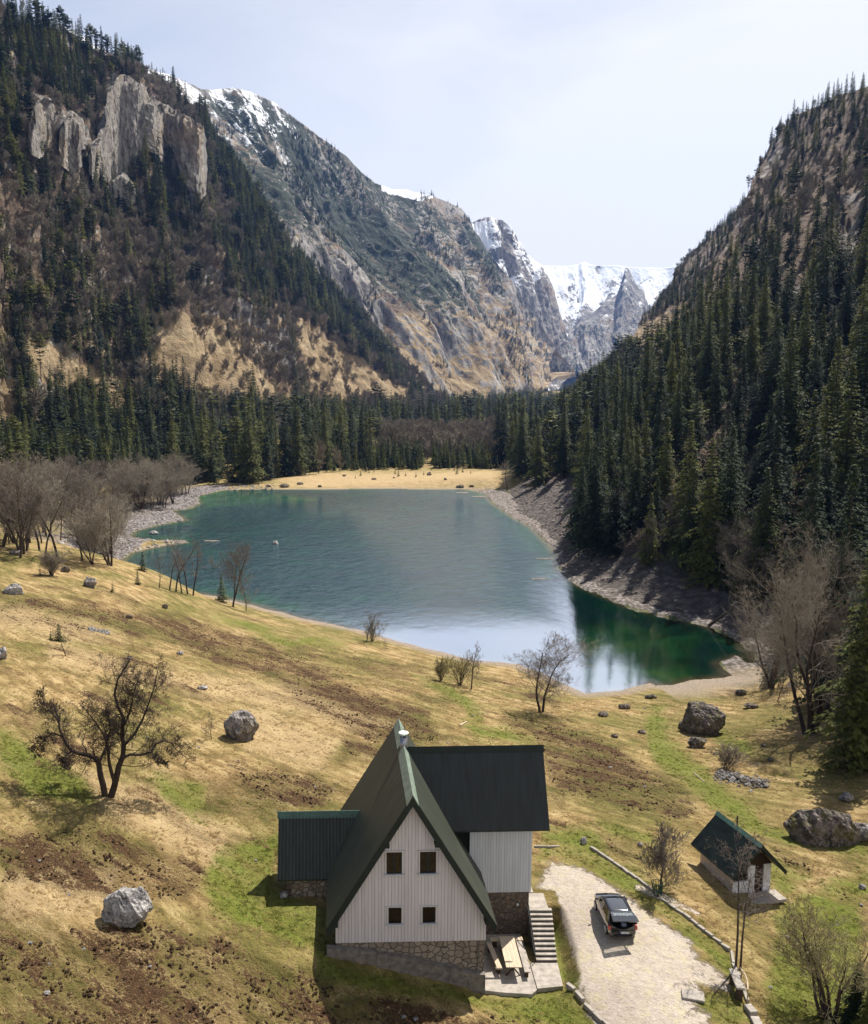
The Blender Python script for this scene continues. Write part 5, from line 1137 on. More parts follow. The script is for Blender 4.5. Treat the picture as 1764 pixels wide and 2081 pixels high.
# ------------------------------------------------------------------ car
def build_car():
    paint = mat('black_car_paint', (.006,.006,.007), .12, .6, 0, .1, coat=1.0); glass = mat('car_glass', (.010,.012,.012), .04, .6, 0, .1); rubber = mat('tyre_rubber', (.015,.015,.015), .8, .2); rim_m = mat('alloy_rim', (.50,.50,.52), .3, .6, .8, .1)
    red = mat('tail_light_red', (.42,.05,.03), .25, .5, 0, .2); inner = mat('boot_lining', (.010,.010,.011), .9, .1); white = mat('plate_white', (.75,.75,.78), .4, .4, 0, .03); blue = mat('plate_blue', (.03,.12,.55), .4, .4, 0, .03); clear = mat('headlamp_glass', (.5,.5,.52), .1, .6, .3, .1)
    e = empty('parked_car', (15.0, 48.55, 7.99), 'black hatchback parked on the gravel yard with its tailgate raised', 'car', rz=R(0))
    L = 3.95; W = .86
    ST = [(0,.84,.26,.60,.90,.60),(.05,.87,.20,.62,.95,.60),(.35,.97,.17,.62,.985,.60),(.80,1.0,.17,.62,.985,.60),(1.05,1.0,.17,.97,.985,.60),(2.4,1.0,.17,.955,.97,.60),(2.75,.99,.17,.96,.955,.60),(3.3,.97,.17,.88,.86,.56),(3.7,.90,.20,.76,.74,.50),(3.88,.78,.24,.62,.60,.45),(3.95,.60,.30,.52,.50,.42)]
    V = []; F = []; ring = 14
    for y, wf, zb, zi, zs, zm in ST:
        w = W*wf; h = [(0, zb), (w*.80, zb), (w*.97, zb+.08), (w, zm), (w*.985, (zm+zs)/2+.03), (w*.93, zs), (w*.84, zs+.012 if zi > .9 or y > 2.5 else zs), (0 if zi != .62 else w*.80, zi+.03 if y > 1 else zi)]
        pts = [(x, y, z) for x, z in h]+[(-x, y, z) for x, z in h[::-1]]
        V.append(pts)
    n = len(V[0]); vv = [p for r in V for p in r]
    for i in range(len(ST)-1):
        for j in range(n):
            k = (j+1) % n; F.append((i*n+j, i*n+k, (i+1)*n+k, (i+1)*n+j))
    F.append(tuple(range(n))); F.append(tuple((len(ST)-1)*n+j for j in range(n))[::-1])
    b = MB(); b.add(vv, F); bo = b.build('body', paint, e, smooth=False); 
    md = bo.modifiers.new('bevel', 'BEVEL'); md.width = .03; md.segments = 2; md.limit_method = 'ANGLE'; md.angle_limit = R(25)
    # cabin: pillars and roof around the glass
    def quadbar(mb, a, b_, w):
        a = Vector(a); b_ = Vector(b_); mb.tube(a, b_, w, n=6)
    r0, r1 = .52, 2.25; zr = 1.44
    for s in (-1, 1):
        c = MB()
        quadbar(c, (s*.66, r1, zr-.03), (s*.78, 2.92, .95), .035); quadbar(c, (s*.66, r0+.02, zr-.03), (s*.80, .10, .95), .075); quadbar(c, (s*.665, 1.55, zr-.03), (s*.80, 1.62, .95), .035); quadbar(c, (s*.655, r0, zr-.03), (s*.665, r1, zr-.03), .04)
        c.add([(s*.66, r0, zr-.04), (s*.66, .98, zr-.04), (s*.80, .72, .95), (s*.81, .12, .95)], ((0,1,2,3),))
        c.build('pillars', paint, e)
    r = MB(); ys = np.linspace(r0, r1, 6); xs = np.linspace(-.66, .66, 7); VV = [(x, y, zr+.035*(1-(x/.66)**2)-.03*((y-1.4)/.9)**2) for y in ys for x in xs]
    r.add(VV, [(i*7+j, i*7+j+1, (i+1)*7+j+1, (i+1)*7+j) for i in range(5) for j in range(6)]); ro = r.build('roof', mat('black_roof_sky_tint', (.02,.023,.028), .16, .6, 0, .1, coat=1.0), e, True); ro.modifiers.new('s', 'SOLIDIFY').thickness = .04  # black roof tinted blue-grey: the sky's reflection is put into its colour
    for s in (-1, 1):
        g = MB(); g.add([(s*.67, 1.60, zr-.07), (s*.67, 2.22, zr-.07), (s*.775, 2.84, .96), (s*.795, 1.66, .96)], ((0,1,2,3),)); g.add([(s*.665, .98, zr-.07), (s*.67, 1.50, zr-.07), (s*.795, 1.56, .96), (s*.795, .78, .96)], ((0,1,2,3),)); go = g.build('side_window', glass, e); go.modifiers.new('s', 'SOLIDIFY').thickness = .01
        m = MB(); m.box((s*.92, 2.68, 1.0), (.17, .10, .12)); m.build('mirror', paint, e, bevel=.03)
        t = MB(); t.prism([(.02, .62), (.30, .66), (.28, .84), (.03, .86)], s*.62, s*.855, 'x'); t.build('tail_light', red, e, bevel=.02)
        t = MB(); t.prism([(3.45, .62), (3.78, .58), (3.70, .70), (3.45, .76)], s*.50, s*.80, 'x'); t.build('headlight', clear, e, bevel=.02)
        for y in (.66, 3.12):
            w = MB(); w.tube((s*.66, y, .305), (s*.872, y, .305), .305, n=28); wo = w.build('wheel', rubber, e, bevel=.03)
            w = MB(); w.tube((s*.85, y, .305), (s*.876, y, .305), .20, n=24)
            w.build('rim', mat('rim_dark', (.05,.05,.055), .4) if 'rim_dark' not in bpy.data.materials else bpy.data.materials['rim_dark'], wo)
            q = MB()
            for k in range(5):
                a = k*2*math.pi/5; q.tube((s*.88, y, .305), (s*.88, y+.19*math.cos(a), .305+.19*math.sin(a)), .028, n=6)
            for k in range(24):
                a, a2 = k*math.pi/12, (k+1)*math.pi/12; q.tube((s*.88, y+.20*math.cos(a), .305+.20*math.sin(a)), (s*.88, y+.20*math.cos(a2), .305+.20*math.sin(a2)), .018, n=5)
            q.build('spoke', rim_m, wo)
    g = MB(); g.add([(-.64, 2.27, zr-.05), (.64, 2.27, zr-.05), (.76, 2.90, .97), (-.76, 2.90, .97)], ((0,1,2,3),)); g.build('windscreen', glass, e)
    i_ = MB(); i_.box((0, .98, 1.0), (1.36, .12, .66)); i_.box((0, 1.75, .98), (1.3, .45, .10)); i_.box((-.36, 1.9, 1.1), (.45, .14, .5)); i_.box((.36, 1.9, 1.1), (.45, .14, .5)); i_.build('seats', inner, e, bevel=.04)
    i_ = MB(); i_.box((.14, .45, .74), (.30, .34, .20)); i_.build('bag', mat('grey_bag', (.16,.19,.24), .8), e, bevel=.05)
    # raised tailgate
    T = MB(); a = Vector((0, .50, 1.47)); d = Vector((0, -.98, .10)).normalized(); nrm = Vector((0, .10, .98)).normalized()
    def pt(x, u, h=0): p = a+d*u+nrm*h; return (x, p.y, p.z)
    for x0, x1 in ((-.66, -.56), (.56, .66)): T.add([pt(x0, 0), pt(x1, 0), pt(x1*1.05, .52), pt(x0*1.08, .52), pt(x0, 0, .04), pt(x1, 0, .04), pt(x1*1.05, .52, .04), pt(x0*1.08, .52, .04)], ((0,1,2,3), (4,5,6,7), (0,1,5,4), (1,2,6,5), (2,3,7,6), (3,0,4,7)))
    T.add([pt(-.66, 0), pt(.66, 0), pt(.66, .10), pt(-.66, .10), pt(-.66, 0, .045), pt(.66, 0, .045), pt(.66, .10, .045), pt(-.66, .10, .045)], ((0,1,2,3), (4,5,6,7), (0,1,5,4), (1,2,6,5), (2,3,7,6), (3,0,4,7)))
    T.add([pt(-.72, .50, -.02), pt(.72, .50, -.02), pt(.74, .92, -.16), pt(-.74, .92, -.16), pt(-.72, .50, .05), pt(.72, .50, .05), pt(.76, 1.0, -.06), pt(-.76, 1.0, -.06)], ((0,1,2,3), (4,5,6,7), (0,1,5,4), (1,2,6,5), (2,3,7,6), (3,0,4,7)))
    to = T.build('tailgate', paint, e, bevel=.015)
    G_ = MB(); G_.add([pt(-.57, .09, .02), pt(.57, .09, .02), pt(.60, .53, .02), pt(-.60, .53, .02)], ((0,1,2,3),)); gm = NT('tailgate_glass'); gm.base((.45,.55,.45)).set(Roughness=.05, Transmission_Weight=.8, Alpha=.45); G_.build('rear_window', gm.m, to)
    for s in (-1, 1):
        k = MB(); k.tube((s*.66, .30, .99), (s*.66, .02, 1.45), .012, n=5); k.build('gas_strut', M['black_iron'], to)
    p = MB(); p.box((.10, -.015, .475), (.50, .02, .115)); po = p.build('number_plate', white, e)
    p = MB(); p.box((-.125, -.027, .475), (.045, .006, .11)); p.build('plate_band', blue, po)
    fc = bpy.data.curves.new('plate_text', 'FONT'); fc.body = 'UL BB102'; fc.size = .105; fc.align_x = 'CENTER'; fc.align_y = 'CENTER'; fc.extrude = .001
    fc.materials.append(mat('plate_ink', (.01,.01,.015), .5)); ft = bpy.data.objects.new('lettering_curve', fc); COL.objects.link(ft); bpy.context.view_layer.update()
    lm = bpy.data.meshes.new_from_object(ft.evaluated_get(bpy.context.evaluated_depsgraph_get())); bpy.data.objects.remove(ft)
    if not len(lm.materials): lm.materials.append(bpy.data.materials['plate_ink'])
    fo = link(bpy.data.objects.new('lettering', lm), po); fo.location = (.125, -.029, .475); fo.rotation_euler = (R(90), 0, 0)
    p = MB(); p.box((0, -.012, .33), (1.1, .03, .10)); p.build('bumper_trim', rubber, e)
    p = MB(); p.box((0, .10, .63), (1.30, .22, .03)); p.build('boot_sill', inner, e)
build_car()
# ------------------------------------------------------------------ single trees
def single(kindargs, seed, px, row, toprow, label, name='bare_tree', cat='tree', group=None, mc=None, mt=None, dz=.25, wx=1.0, limbs=None):
    p = hit(px, row); H = height_to(px, toprow, p); k = dict(kindargs); b, s = bare_tree(seed, H/1.02, limbs=limbs, **k)
    e = empty(name, (p[0], p[1], p[2]-dz), label, cat, group); e.scale = (wx, wx, 1)
    T, F = tubes(b, 7); mesh_np('trunk', T, F, mt or BARK, e, True); T, F = tubes(s, 3); mesh_np('crown', T, F, mc or TWIG, e); return e
STD = dict(forks=1, levels=4, kids=(16, 7, 5, 3), spread=.68, up=.30, clear=.22, tw=.010, ratio=.46)
MULTI = dict(forks=4, levels=4, kids=(10, 7, 5, 3), spread=.66, up=.28, clear=.25, tw=.010, ratio=.46)
SHRUB = dict(forks=8, levels=3, kids=(6, 5, 4), spread=.7, up=.3, clear=.12, tw=.014, ratio=.55)
# the gnarled old tree
c_ = lambda x, y, d: ((x-570)*.0143, d, (880-y)*.0158)
LIMBS = [([c_(560,900,0), c_(552,820,-.1), c_(540,770,-.1), c_(532,720,0), c_(515,695,.1), c_(480,685,.2), c_(435,672,.1), c_(400,658,0), c_(378,625,-.1), c_(362,585,-.2), c_(348,545,-.2), c_(345,505,-.1), c_(318,440,.1)], .24),
    ([c_(575,900,.1), c_(600,840,.1), c_(618,775,.2), c_(628,735,.2), c_(650,690,.2), c_(655,640,.3), c_(648,600,.3), c_(655,545,.2), c_(660,505,.2), c_(640,450,0), c_(626,390,-.1), c_(645,320,-.1), c_(705,235,0)], .26),
    ([c_(610,820,0), c_(600,740,-.4), c_(596,690,-.6), c_(600,620,-.9), c_(590,560,-1.1), c_(560,500,-1.3), c_(510,430,-1.4)], .15),
    ([c_(640,700,.2), c_(680,688,.5), c_(730,698,.8), c_(780,690,1.0), c_(800,655,1.1), c_(840,640,1.2), c_(880,650,1.2), c_(900,685,1.3), c_(960,735,1.4)], .12),
    ([c_(655,640,.3), c_(700,600,.9), c_(735,540,1.3), c_(760,480,1.6), c_(790,400,1.8), c_(810,320,1.9)], .12),
    ([c_(650,560,.2), c_(690,500,-.5), c_(720,440,-.9), c_(740,370,-1.2), c_(770,290,-1.3)], .10),
    ([c_(362,585,-.2), c_(320,560,-.5), c_(290,580,-.7), c_(255,620,-.8), c_(235,650,-.9)], .07),
    ([c_(400,658,0), c_(360,690,.5), c_(335,720,.7), c_(345,760,.8)], .06), ([c_(345,520,-.1), c_(300,500,.6), c_(265,480,.9), c_(225,400,1.1)], .07),
    ([c_(780,690,1), c_(800,730,1.4), c_(850,765,1.6)], .05), ([c_(532,720,0), c_(545,670,1.2), c_(560,600,1.8), c_(540,520,2.1)], .10)]
single(dict(levels=3, kids=(30, 10, 8), spread=.95, up=.12, clear=.22, tw=.009, ratio=.34, wig=.14, kr=.24), 5, 219, 1618, 1350, 'old gnarled tree with two twisted dark trunks and a wide tangled crown', 'old_tree', mc=BARK_D, mt=BARK_D, limbs=LIMBS, dz=.1)
single(dict(STD, kids=(16,8,5,3), forks=2, clear=.18, spread=.80, up=.28, ratio=.50, tw=.009), 11, 1100, 1447, 1284, 'round-crowned bare tree standing alone at the lake edge behind the lodge', wx=1.45)
single(dict(STD, kids=(16,6,4,3), clear=.25, ratio=.32), 12, 955, 1402, 1272, 'slender bare tree beside two low shrubs on the near bank')
single(dict(SHRUB), 13, 895, 1383, 1330, 'low yellowish shrub, left one of the pair beside the slender bank tree', 'shrub', 'shrub', mc=TWIG_Y)
single(dict(SHRUB), 14, 935, 1392, 1322, 'low spreading shrub touching the slender bank tree', 'shrub', 'shrub', mc=TWIG_Y, mt=BARK_D)
single(dict(SHRUB, forks=7), 15, 757, 1303, 1252, 'rounded ochre bush with a thin bare stem rising from it at the water edge', 'shrub', 'shrub', mc=TWIG_Y)
single(dict(STD, kids=(10,5,4,3)), 16, 744, 1303, 1208, 'thin bare tree rising out of the ochre bush at the water edge')
single(dict(STD, levels=3, kids=(7,4,3)), 17, 792, 1320, 1285, 'tiny leafless sapling right of the ochre bush', 'sapling', 'sapling')
single(dict(STD, kids=(18,7,5,3), clear=.35, forks=2), 18, 475, 1234, 1082, 'tallest bare tree beside the small dark spruce on the left bank', wx=.95)
single(dict(STD, kids=(14,6,5,3), clear=.1), 19, 500, 1242, 1148, 'leaning bushy bare tree right of the tall bank tree', mc=TWIG_P)
single(dict(STD, kids=(14,6,5,3)), 20, 438, 1192, 1110, 'thin pale bare tree behind the small dark spruce', mc=TWIG_P)
for j, (x, r, t, L) in enumerate([(345,1200,1075,'leftmost tall bare tree of the lakeside clump'),(357,1203,1062,'second trunk from the left in the lakeside clump of bare trees'),(370,1206,1085,'middle bare tree of the lakeside clump'),(383,1208,1066,'second trunk from the right in the lakeside clump of bare trees'),(392,1210,1078,'rightmost tall bare tree of the lakeside clump'),(322,1195,1120,'low thin tree left of the lakeside clump of bare trees')]):
    single(dict(STD, kids=(14,6,4,3), clear=.33, ratio=.33), 30+j, x, r, t, L, group='lakeside clump of bare trees')
single(dict(STD, kids=(10,4,3,2), forks=1), 41, 135, 1333, 1250, 'thin bare sapling beside a round green bush on the left meadow', 'sapling', 'sapling')
single(dict(STD, levels=3, kids=(9,5,4)), 42, 434, 1502, 1440, 'small bare sapling left of the dark rounded boulder', 'sapling', 'sapling')
single(dict(SHRUB, forks=10), 43, 1476, 1562, 1500, 'bare twiggy shrub growing from the stone heap', 'shrub', 'shrub', mc=TWIG_P)
single(dict(STD, kids=(12,7,5,4), forks=2, clear=.15, ratio=.55, tw=.011), 44, 1338, 1812, 1668, 'leafless tree with forked trunk beside the green basket at the yard edge')
single(dict(STD, kids=(13,6,4,3), clear=.36, ratio=.36, spread=.9, up=.12, tw=.008), 45, 1500, 1968, 1712, 'twin-stemmed young bare tree standing over the low bench', mc=TWIG, limbs=[([(-.13,0,-.2),(-.14,0,2.4),(-.2,.05,4.6),(-.28,.05,6.4),(-.1,0,7.6)],.075),([(.13,0,-.2),(.14,0,2.2),(.24,0,4.3),(.45,.05,6.0)],.07)])
single(dict(MULTI, forks=6, kids=(9,6,4,3), spread=.6, ratio=.5, tw=.008), 46, 1688, 2078, 1838, 'many-stemmed bare tree with fine upright twigs in the lower right corner', mc=TWIG_Y, wx=1.25)
single(dict(MULTI, kids=(13,8,5,3), clear=.18, ratio=.5), 47, 1642, 1492, 1120, 'tallest leafless tree at the forest edge right of the lake', mc=TWIG_P)
single(dict(MULTI, kids=(12,7,5,3), clear=.18, ratio=.5), 48, 1672, 1462, 1085, 'leafless tree behind the tallest one at the right forest edge', mc=TWIG_P)
single(dict(MULTI, kids=(12,7,5,3), clear=.12, ratio=.5), 49, 1568, 1398, 1190, 'low wide leafless tree left of the tallest one at the forest edge', mc=TWIG_P)
single(dict(STD, kids=(12,6,5,3)), 50, 1578, 1426, 1350, 'thin sapling under the leafless trees at the right forest edge', 'sapling', 'sapling')
single(dict(STD, kids=(9,5,4,3)), 51, 1543, 1398, 1330, 'thin sapling at the lake corner left of the forest edge', 'sapling', 'sapling')
single(dict(SHRUB, forks=14, kids=(8,6,4)), 52, 105, 1170, 1112, 'dense rounded brown bush at the edge of the left thicket', 'shrub', 'shrub', mc=TWIG_P)
single(dict(STD, levels=3, kids=(9,5,4), forks=3), 53, 250, 1372, 1330, 'thin bare bush half hidden behind the crown of the old tree', 'shrub', 'shrub')
single(dict(STD, kids=(14,7,5,3), forks=3, clear=.15), 54, 1305, 1165, 1022, 'pale leafless tree in front of the dark spruces on the right shore', mc=TWIG_P)
single(dict(STD, kids=(14,7,5,3), forks=2, clear=.1), 55, 1029, 1000, 928, 'pale leafless tree at the far right corner of the lake', mc=TWIG_P)
for j, (x, r, t) in enumerate([(585,962,882),(648,962,890),(690,958,895),(612,966,930),(560,966,935)]):
    single(dict(STD, kids=(14,7,5,3), clear=.1, tw=.03), 56+j, x, r, t, 'pale bare tree among the dark spruces on the far left shore', group='pale bare trees on the far shore', mc=TWIG_P)
# leafless thicket on the left shore
g_ = np.random.default_rng(77); pts = []
for (x0, x1, r0, r1, n) in ((0, 250, 1085, 1140, 36), (60, 300, 1020, 1085, 34), (-60, 200, 985, 1060, 26), (235, 385, 1000, 1040, 22), (-40, 120, 1060, 1150, 12), (190, 262, 1120, 1150, 10)):
    for _ in range(n):
        x = g_.uniform(x0, x1); r = g_.uniform(r0, r1)
        if x > 255 and r > 1040: continue
        p = hit(x, r)
        if p[2] < .25: continue
        if all((p[0]-q[0])**2+(p[1]-q[1])**2 > 9 for q in pts): pts.append(p)
for n_, p in enumerate(pts):
    px_, r_ = proj(p); k = 'bare_round' if (px_ > 225 or g_.random() < .35) else 'bare'
    put_tree(k, n_, (p[0], p[1], p[2]-.3), g_.uniform(10, 18) if px_ < 225 else g_.uniform(12, 18), 'bare_tree', 'grey brown leafless tree in the thicket on the left shore of the lake', 'tree', 'leafless thicket on the left shore', wx=1.05 if k == 'bare' else 1.15)
# leafless trees under the right forest
n_ = 0
for _ in range(400):
    x = g_.uniform(1190, 1764); r = g_.uniform(1130, 1420); u = int(g_.uniform(0, slopeF.NU)); v = int(g_.uniform(.03, .22)*slopeF.NV); q = slopeF.P[u, v]; a, b = proj(q)
    if not (1180 < a < 1800 and 1080 < b < 1430) or q[1] > 260: continue
    put_tree('bare', n_, (q[0], q[1], q[2]-.4), g_.uniform(8, 14), 'bare_tree', 'thin leafless tree in the deep shade at the foot of the right forest', 'tree', 'leafless trees at the foot of the right forest'); n_ += 1
    if n_ >= 26: break
# named conifers
def con(px, row, top, j, label, kind='spruce', name='spruce_tree', wx=1.0, on=None, group=None):
    p = hit(px, row) if on is None else np.array(Wy(px, row, on)); return put_tree(kind, j, (p[0], p[1], p[2]-.3), height_to(px, top, p), name, label, 'tree', group, wx=wx)
con(1738, 1560, 1085, 0, 'largest dark spruce at the right picture edge, its shade falling on the meadow', wx=1.0)
con(1775, 1480, 900, 1, 'tall spruce rising behind the largest one at the right edge', wx=.95)
con(1702, 1420, 930, 2, 'olive lit spruce above the leafless trees at the right forest edge', wx=.95)
con(1630, 1330, 872, 3, 'sharp-topped spruce rising above the leafless trees', wx=.9)
con(451, 1224, 1160, 0, 'small dark spruce among bare trees on the left bank', 'young', wx=1.25)
con(280, 1188, 1155, 0, 'young pine standing on the brow of the left meadow', 'young', 'young_pine', 1.3)
con(229, 1203, 1177, 1, 'small young pine on the meadow right of the grey boulder', 'young', 'young_pine', 1.2)
con(82, 1170, 1147, 1, 'small young pine left of the brown bush', 'young', 'young_pine', 1.2)
con(120, 1302, 1262, 1, 'rounded yellow green bush on the left meadow', 'young', 'juniper_bush', 2.0)
con(103, 1300, 1278, 1, 'low yellow green bush touching the larger rounded one', 'young', 'juniper_bush', 1.7)
con(1735, 2110, 1945, 0, 'small dark spruce in the lower right corner behind the many-stemmed tree', 'spruce', 'spruce_tree', 1.6)
con(1758, 2135, 1990, 1, 'dark spruce cut by the right edge of the picture in the lower corner', 'spruce', 'spruce_tree', 1.5)
con(290, 1160, 1118, 0, 'dark small spruce under the thicket at the left shore', 'young', 'young_spruce', 1.4)

# ------------------------------------------------------------------ rocks
def m_rock(name, a, b, moss=.0):
    s = NT(name); p = s.coord('Object'); n = s.noise(p, 1.6, 8, .68); n2 = s.noise(p, 6, 6, .7)
    c = s.ramp(s.math('ADD', s.math('MULTIPLY', n, .6), s.math('MULTIPLY', n2, .4)), [(.38, tuple(v*.22 for v in a)), (.46, tuple(v*.8 for v in a)), (.56, b), (.68, tuple(min(1, v*1.25) for v in b))])
    if moss: c = s.mix(s.ramp(s.noise(p, 1.1, 5, .7), [(.50, 0), (.62, moss)]), c, (.12,.105,.028))
    s.base(c); s.bump(s.math('ADD', n, n2), 1.0, .22); return s.m
RK = {'white': m_rock('pale_limestone', (.33,.31,.30), (.52,.49,.46)), 'grey': m_rock('grey_rock', (.20,.18,.17), (.40,.36,.33), .3), 'dark': m_rock('dark_mossy_rock', (.105,.088,.075), (.26,.22,.19), .8), 'brown': m_rock('brown_rock', (.13,.10,.08), (.28,.23,.19), .2)}
def rock_mesh(name, seed, dims, m, sub=4, sharp=1.0, top=None):
    g = np.random.default_rng(seed); bm = bmesh.new()
    P = g.normal(0, 1, (26, 3)); P /= np.linalg.norm(P, axis=1, keepdims=True); P *= g.uniform(.80, 1.05, (26, 1)); P[:, 2] = np.where(P[:, 2] < -.5, -.6, P[:, 2])
    P *= np.array(dims)/2
    if top: P[:, 2] += P[:, 0]*top
    vs = [bm.verts.new(p) for p in P]; r = bmesh.ops.convex_hull(bm, input=vs)
    bmesh.ops.delete(bm, geom=[v for v in bm.verts if not v.link_faces], context='VERTS')
    for _ in range(sub): bmesh.ops.subdivide_edges(bm, edges=bm.edges[:], cuts=1, use_grid_fill=True)
    bmesh.ops.triangulate(bm, faces=bm.faces[:]); bm.normal_update()
    co = np.array([v.co[:] for v in bm.verts]); no = np.array([v.normal[:] for v in bm.verts]); S = max(dims); q = co/S*2.4+seed
    d = (ridged(q[:, 0]+q[:, 2]*.7, q[:, 1]*1.1+q[:, 2]*.4, 4, seed)*.6+fbm(q[:, 0]*3+q[:, 2]*2, q[:, 1]*3-q[:, 2], 3, seed+3)*.4)*S*.085*sharp
    d = d+(ridged(q[:, 0]*6+q[:, 2]*4, q[:, 1]*6+q[:, 2]*3, 3, seed+8)*.6+fbm(q[:, 0]*14+q[:, 2]*9, q[:, 1]*14-q[:, 2]*5, 2, seed+9)*.5)*S*.022*sharp*(sub > 2)
    co = co+no*d[:, None]
    for v, c in zip(bm.verts, co): v.co = c
    me = bpy.data.meshes.new(name); bm.to_mesh(me); bm.free(); me.materials.append(m)
    return me
def rock(px, row, w, h, kind, label, seed, depth=.8, name='boulder', cat='rock', rz=0.0, sub=4, group=None, top=None, z=None, sink=.12):
    p = hit(px, row) if z is None else Wz(px, row, z); dep = float((p-_C) @ _F); W_ = w/FPX*dep*1.12; H_ = h/FPX*dep*1.10
    o = link(bpy.data.objects.new(name, rock_mesh(name, seed, (W_, W_*depth, H_*1.25), RK[kind], sub, top=top)))
    o.location = (p[0], p[1]+W_*depth*.35, p[2]+H_*.42-sink*H_); o.rotation_euler = (0, 0, rz); tag(o, label, cat, group); return o
rock(251, 1885, 92, 74, 'white', 'large pale limestone boulder on the lower left meadow', 3, .75, sub=4, rz=.2)
rock(487, 1506, 66, 58, 'grey', 'rounded dark grey boulder beside a small sapling on the mid meadow', 8, .85, sub=4)
rock(1434, 1494, 82, 66, 'dark', 'largest upright block of dark rock on the meadow near the lake corner', 21, .7, sub=4, top=.10)
rock(1421, 1521, 44, 20, 'dark', 'low dark rock just in front of the upright block', 22, .6)
rock(1698, 1722, 138, 84, 'dark', 'long mossy dark boulder on the right meadow behind the hut', 29, .6, sub=4, top=-.22, rz=-.1, sink=.28)
rock(1756, 1712, 44, 36, 'grey', 'grey rock cut by the picture edge beside the long mossy boulder', 26, .8)
rock(576, 1826, 16, 15, 'white', 'small white stone at the corner of the lodge annex', 27, .8)
rock(182, 1194, 29, 20, 'grey', 'grey boulder on the brow of the left meadow', 28, .7)
rock(132, 1163, 20, 12, 'dark', 'dark low rock right of the brown bush', 29, .7)
rock(22, 1208, 40, 20, 'white', 'pale rock outcrop at the left picture edge below the thicket', 30, .6)
rock(0, 1340, 26, 26, 'white', 'white rock cut by the left picture edge', 31, .7)
rock(30, 1128, 22, 10, 'grey', 'low grey rock at the foot of the left thicket', 32, .7)
rock(262, 1341, 14, 6, 'brown', 'flat brown stone left of the old tree crown top', 33, .7); rock(366, 1331, 14, 7, 'white', 'small pale stone on the upper meadow', 34, .8)
rock(335, 1237, 12, 10, 'brown', 'tiny dark rock on the brown streak below the lakeside clump', 35)
rock(262, 1257, 14, 8, 'brown', 'dark stone on the brown streak, left of the tiny rock', 36)
rock(410, 1402, 20, 7, 'white', 'flat pale stone in the tan grass above the rounded boulder', 37)
rock(1228, 1457, 22, 9, 'brown', 'dark flat rock right of the lone round tree', 38); rock(1270, 1441, 28, 10, 'brown', 'row of flat dark rock near the lake bank', 39, .5); rock(1324, 1420, 24, 8, 'dark', 'dark stone on the pale lake bank', 40, .5)
rock(1508, 1414, 22, 11, 'dark', 'dark stone beside the lake corner', 41); rock(1530, 1440, 26, 8, 'brown', 'low brown rock below the lake corner', 42); rock(1250, 1500, 14, 7, 'brown', 'small brown rock left of the green track', 43); rock(1306, 1492, 16, 7, 'brown', 'small brown rock on the green track', 44)
rock(1568, 1548, 14, 7, 'dark', 'small dark rock right of the stone heap', 45); rock(1553, 1518, 12, 6, 'brown', 'small brown rock above the stone heap', 46)
rock(560, 1106, 13, 9, 'white', 'pale rock standing alone out of the lake', 47, z=0, sink=.3); rock(310, 1086, 18, 8, 'white', 'flat pale rock in the small bay on the left', 48, z=0, sink=.3)
rock(577, 991, 20, 7, 'dark', 'dark rock on the far shore at the left end of the beach', 49, sink=.05); rock(650, 990, 9, 5, 'dark', 'small dark rock at the water edge of the far beach', 50); rock(873, 966, 10, 7, 'brown', 'brown rock on the beach at the edge of the young spruces', 51)
rock(1726, 1630, 30, 14, 'grey', 'grey rock in the tree shade at the right picture edge', 52)
rock(935, 992, 20, 6, 'dark', 'dark rock at the right end of the far beach', 53); rock(1755, 1808, 14, 10, 'white', 'small pale stone near the right picture edge above the brown soil', 54)
rock(1301, 1720, 10, 8, 'white', 'small pale stone left of the forked yard tree', 55); rock(1187, 1716, 14, 14, 'white', 'pale corner stone at the upper end of the kerb', 56)
for k, (x, r, w, h) in enumerate([(700,968,9,4),(760,975,10,4),(960,990,12,5),(905,975,7,4),(800,972,6,3),(610,985,14,5),(545,990,12,5)]): rock(x, r, w, h, 'brown', 'small dark rock lying on the sandy beach beyond the lake', 100+k, sub=2, group='small rocks on the far beach')
# small pale stones in the grass
g_ = np.random.default_rng(5)
base = [link(bpy.data.objects.new('stone', rock_mesh('stone', 60+k, (1, .8, .6), RK['white'], 2)), None) for k in range(4)]
SM = [(60,1918),(100,1960),(305,1965),(95,2020),(1345,1700),(760,1350),(640,1600),(1065,1600),(910,1510),(1240,1560),(1310,1600),(170,1930),(820,2068),(845,2072),(1250,1345+80),(1556,1833),(1562,1838),(1640,1950),(1660,1990),(1702,1880),(1750,1840),(1600,1905),(1566,2008),(675,1280),(662,1276),(745,1316),(300,1500),(405,1520),(520,1750),(560,1650),(140,1820),(80,1750),(960,1455),(1452,1440),(1480,1450),(1390,1440),(1310,1440)]
for k, (x, r) in enumerate(SM):
    p = hit(x, r); s = g_.uniform(.16, .38); o = base[k] if k < 4 else base[k % 4].copy()
    if k >= 4: COL.objects.link(o)
    o.location = (p[0], p[1], p[2]+s*.12); o.scale = (s, s, s*.8); o.rotation_euler = (g_.uniform(-.3, .3), 0, g_.uniform(0, 6)); tag(o, 'small pale stone lying in the meadow grass', 'stone', 'small pale stones in the meadow')
def rock_mass(name, P, S, kinds, label, seed=0):
    global far_src
    keep = far_src
    far_src = lambda _: [(bpy.data.objects.new('stone_source', rock_mesh('stone_source', 80+k+seed*7, (1, .85, .7), RK[kk], 1)), 1.0) for k, kk in enumerate(kinds)]
    o = scatter_mass(name, P, S, kinds, label, 'stones', seed=seed); far_src = keep; return o
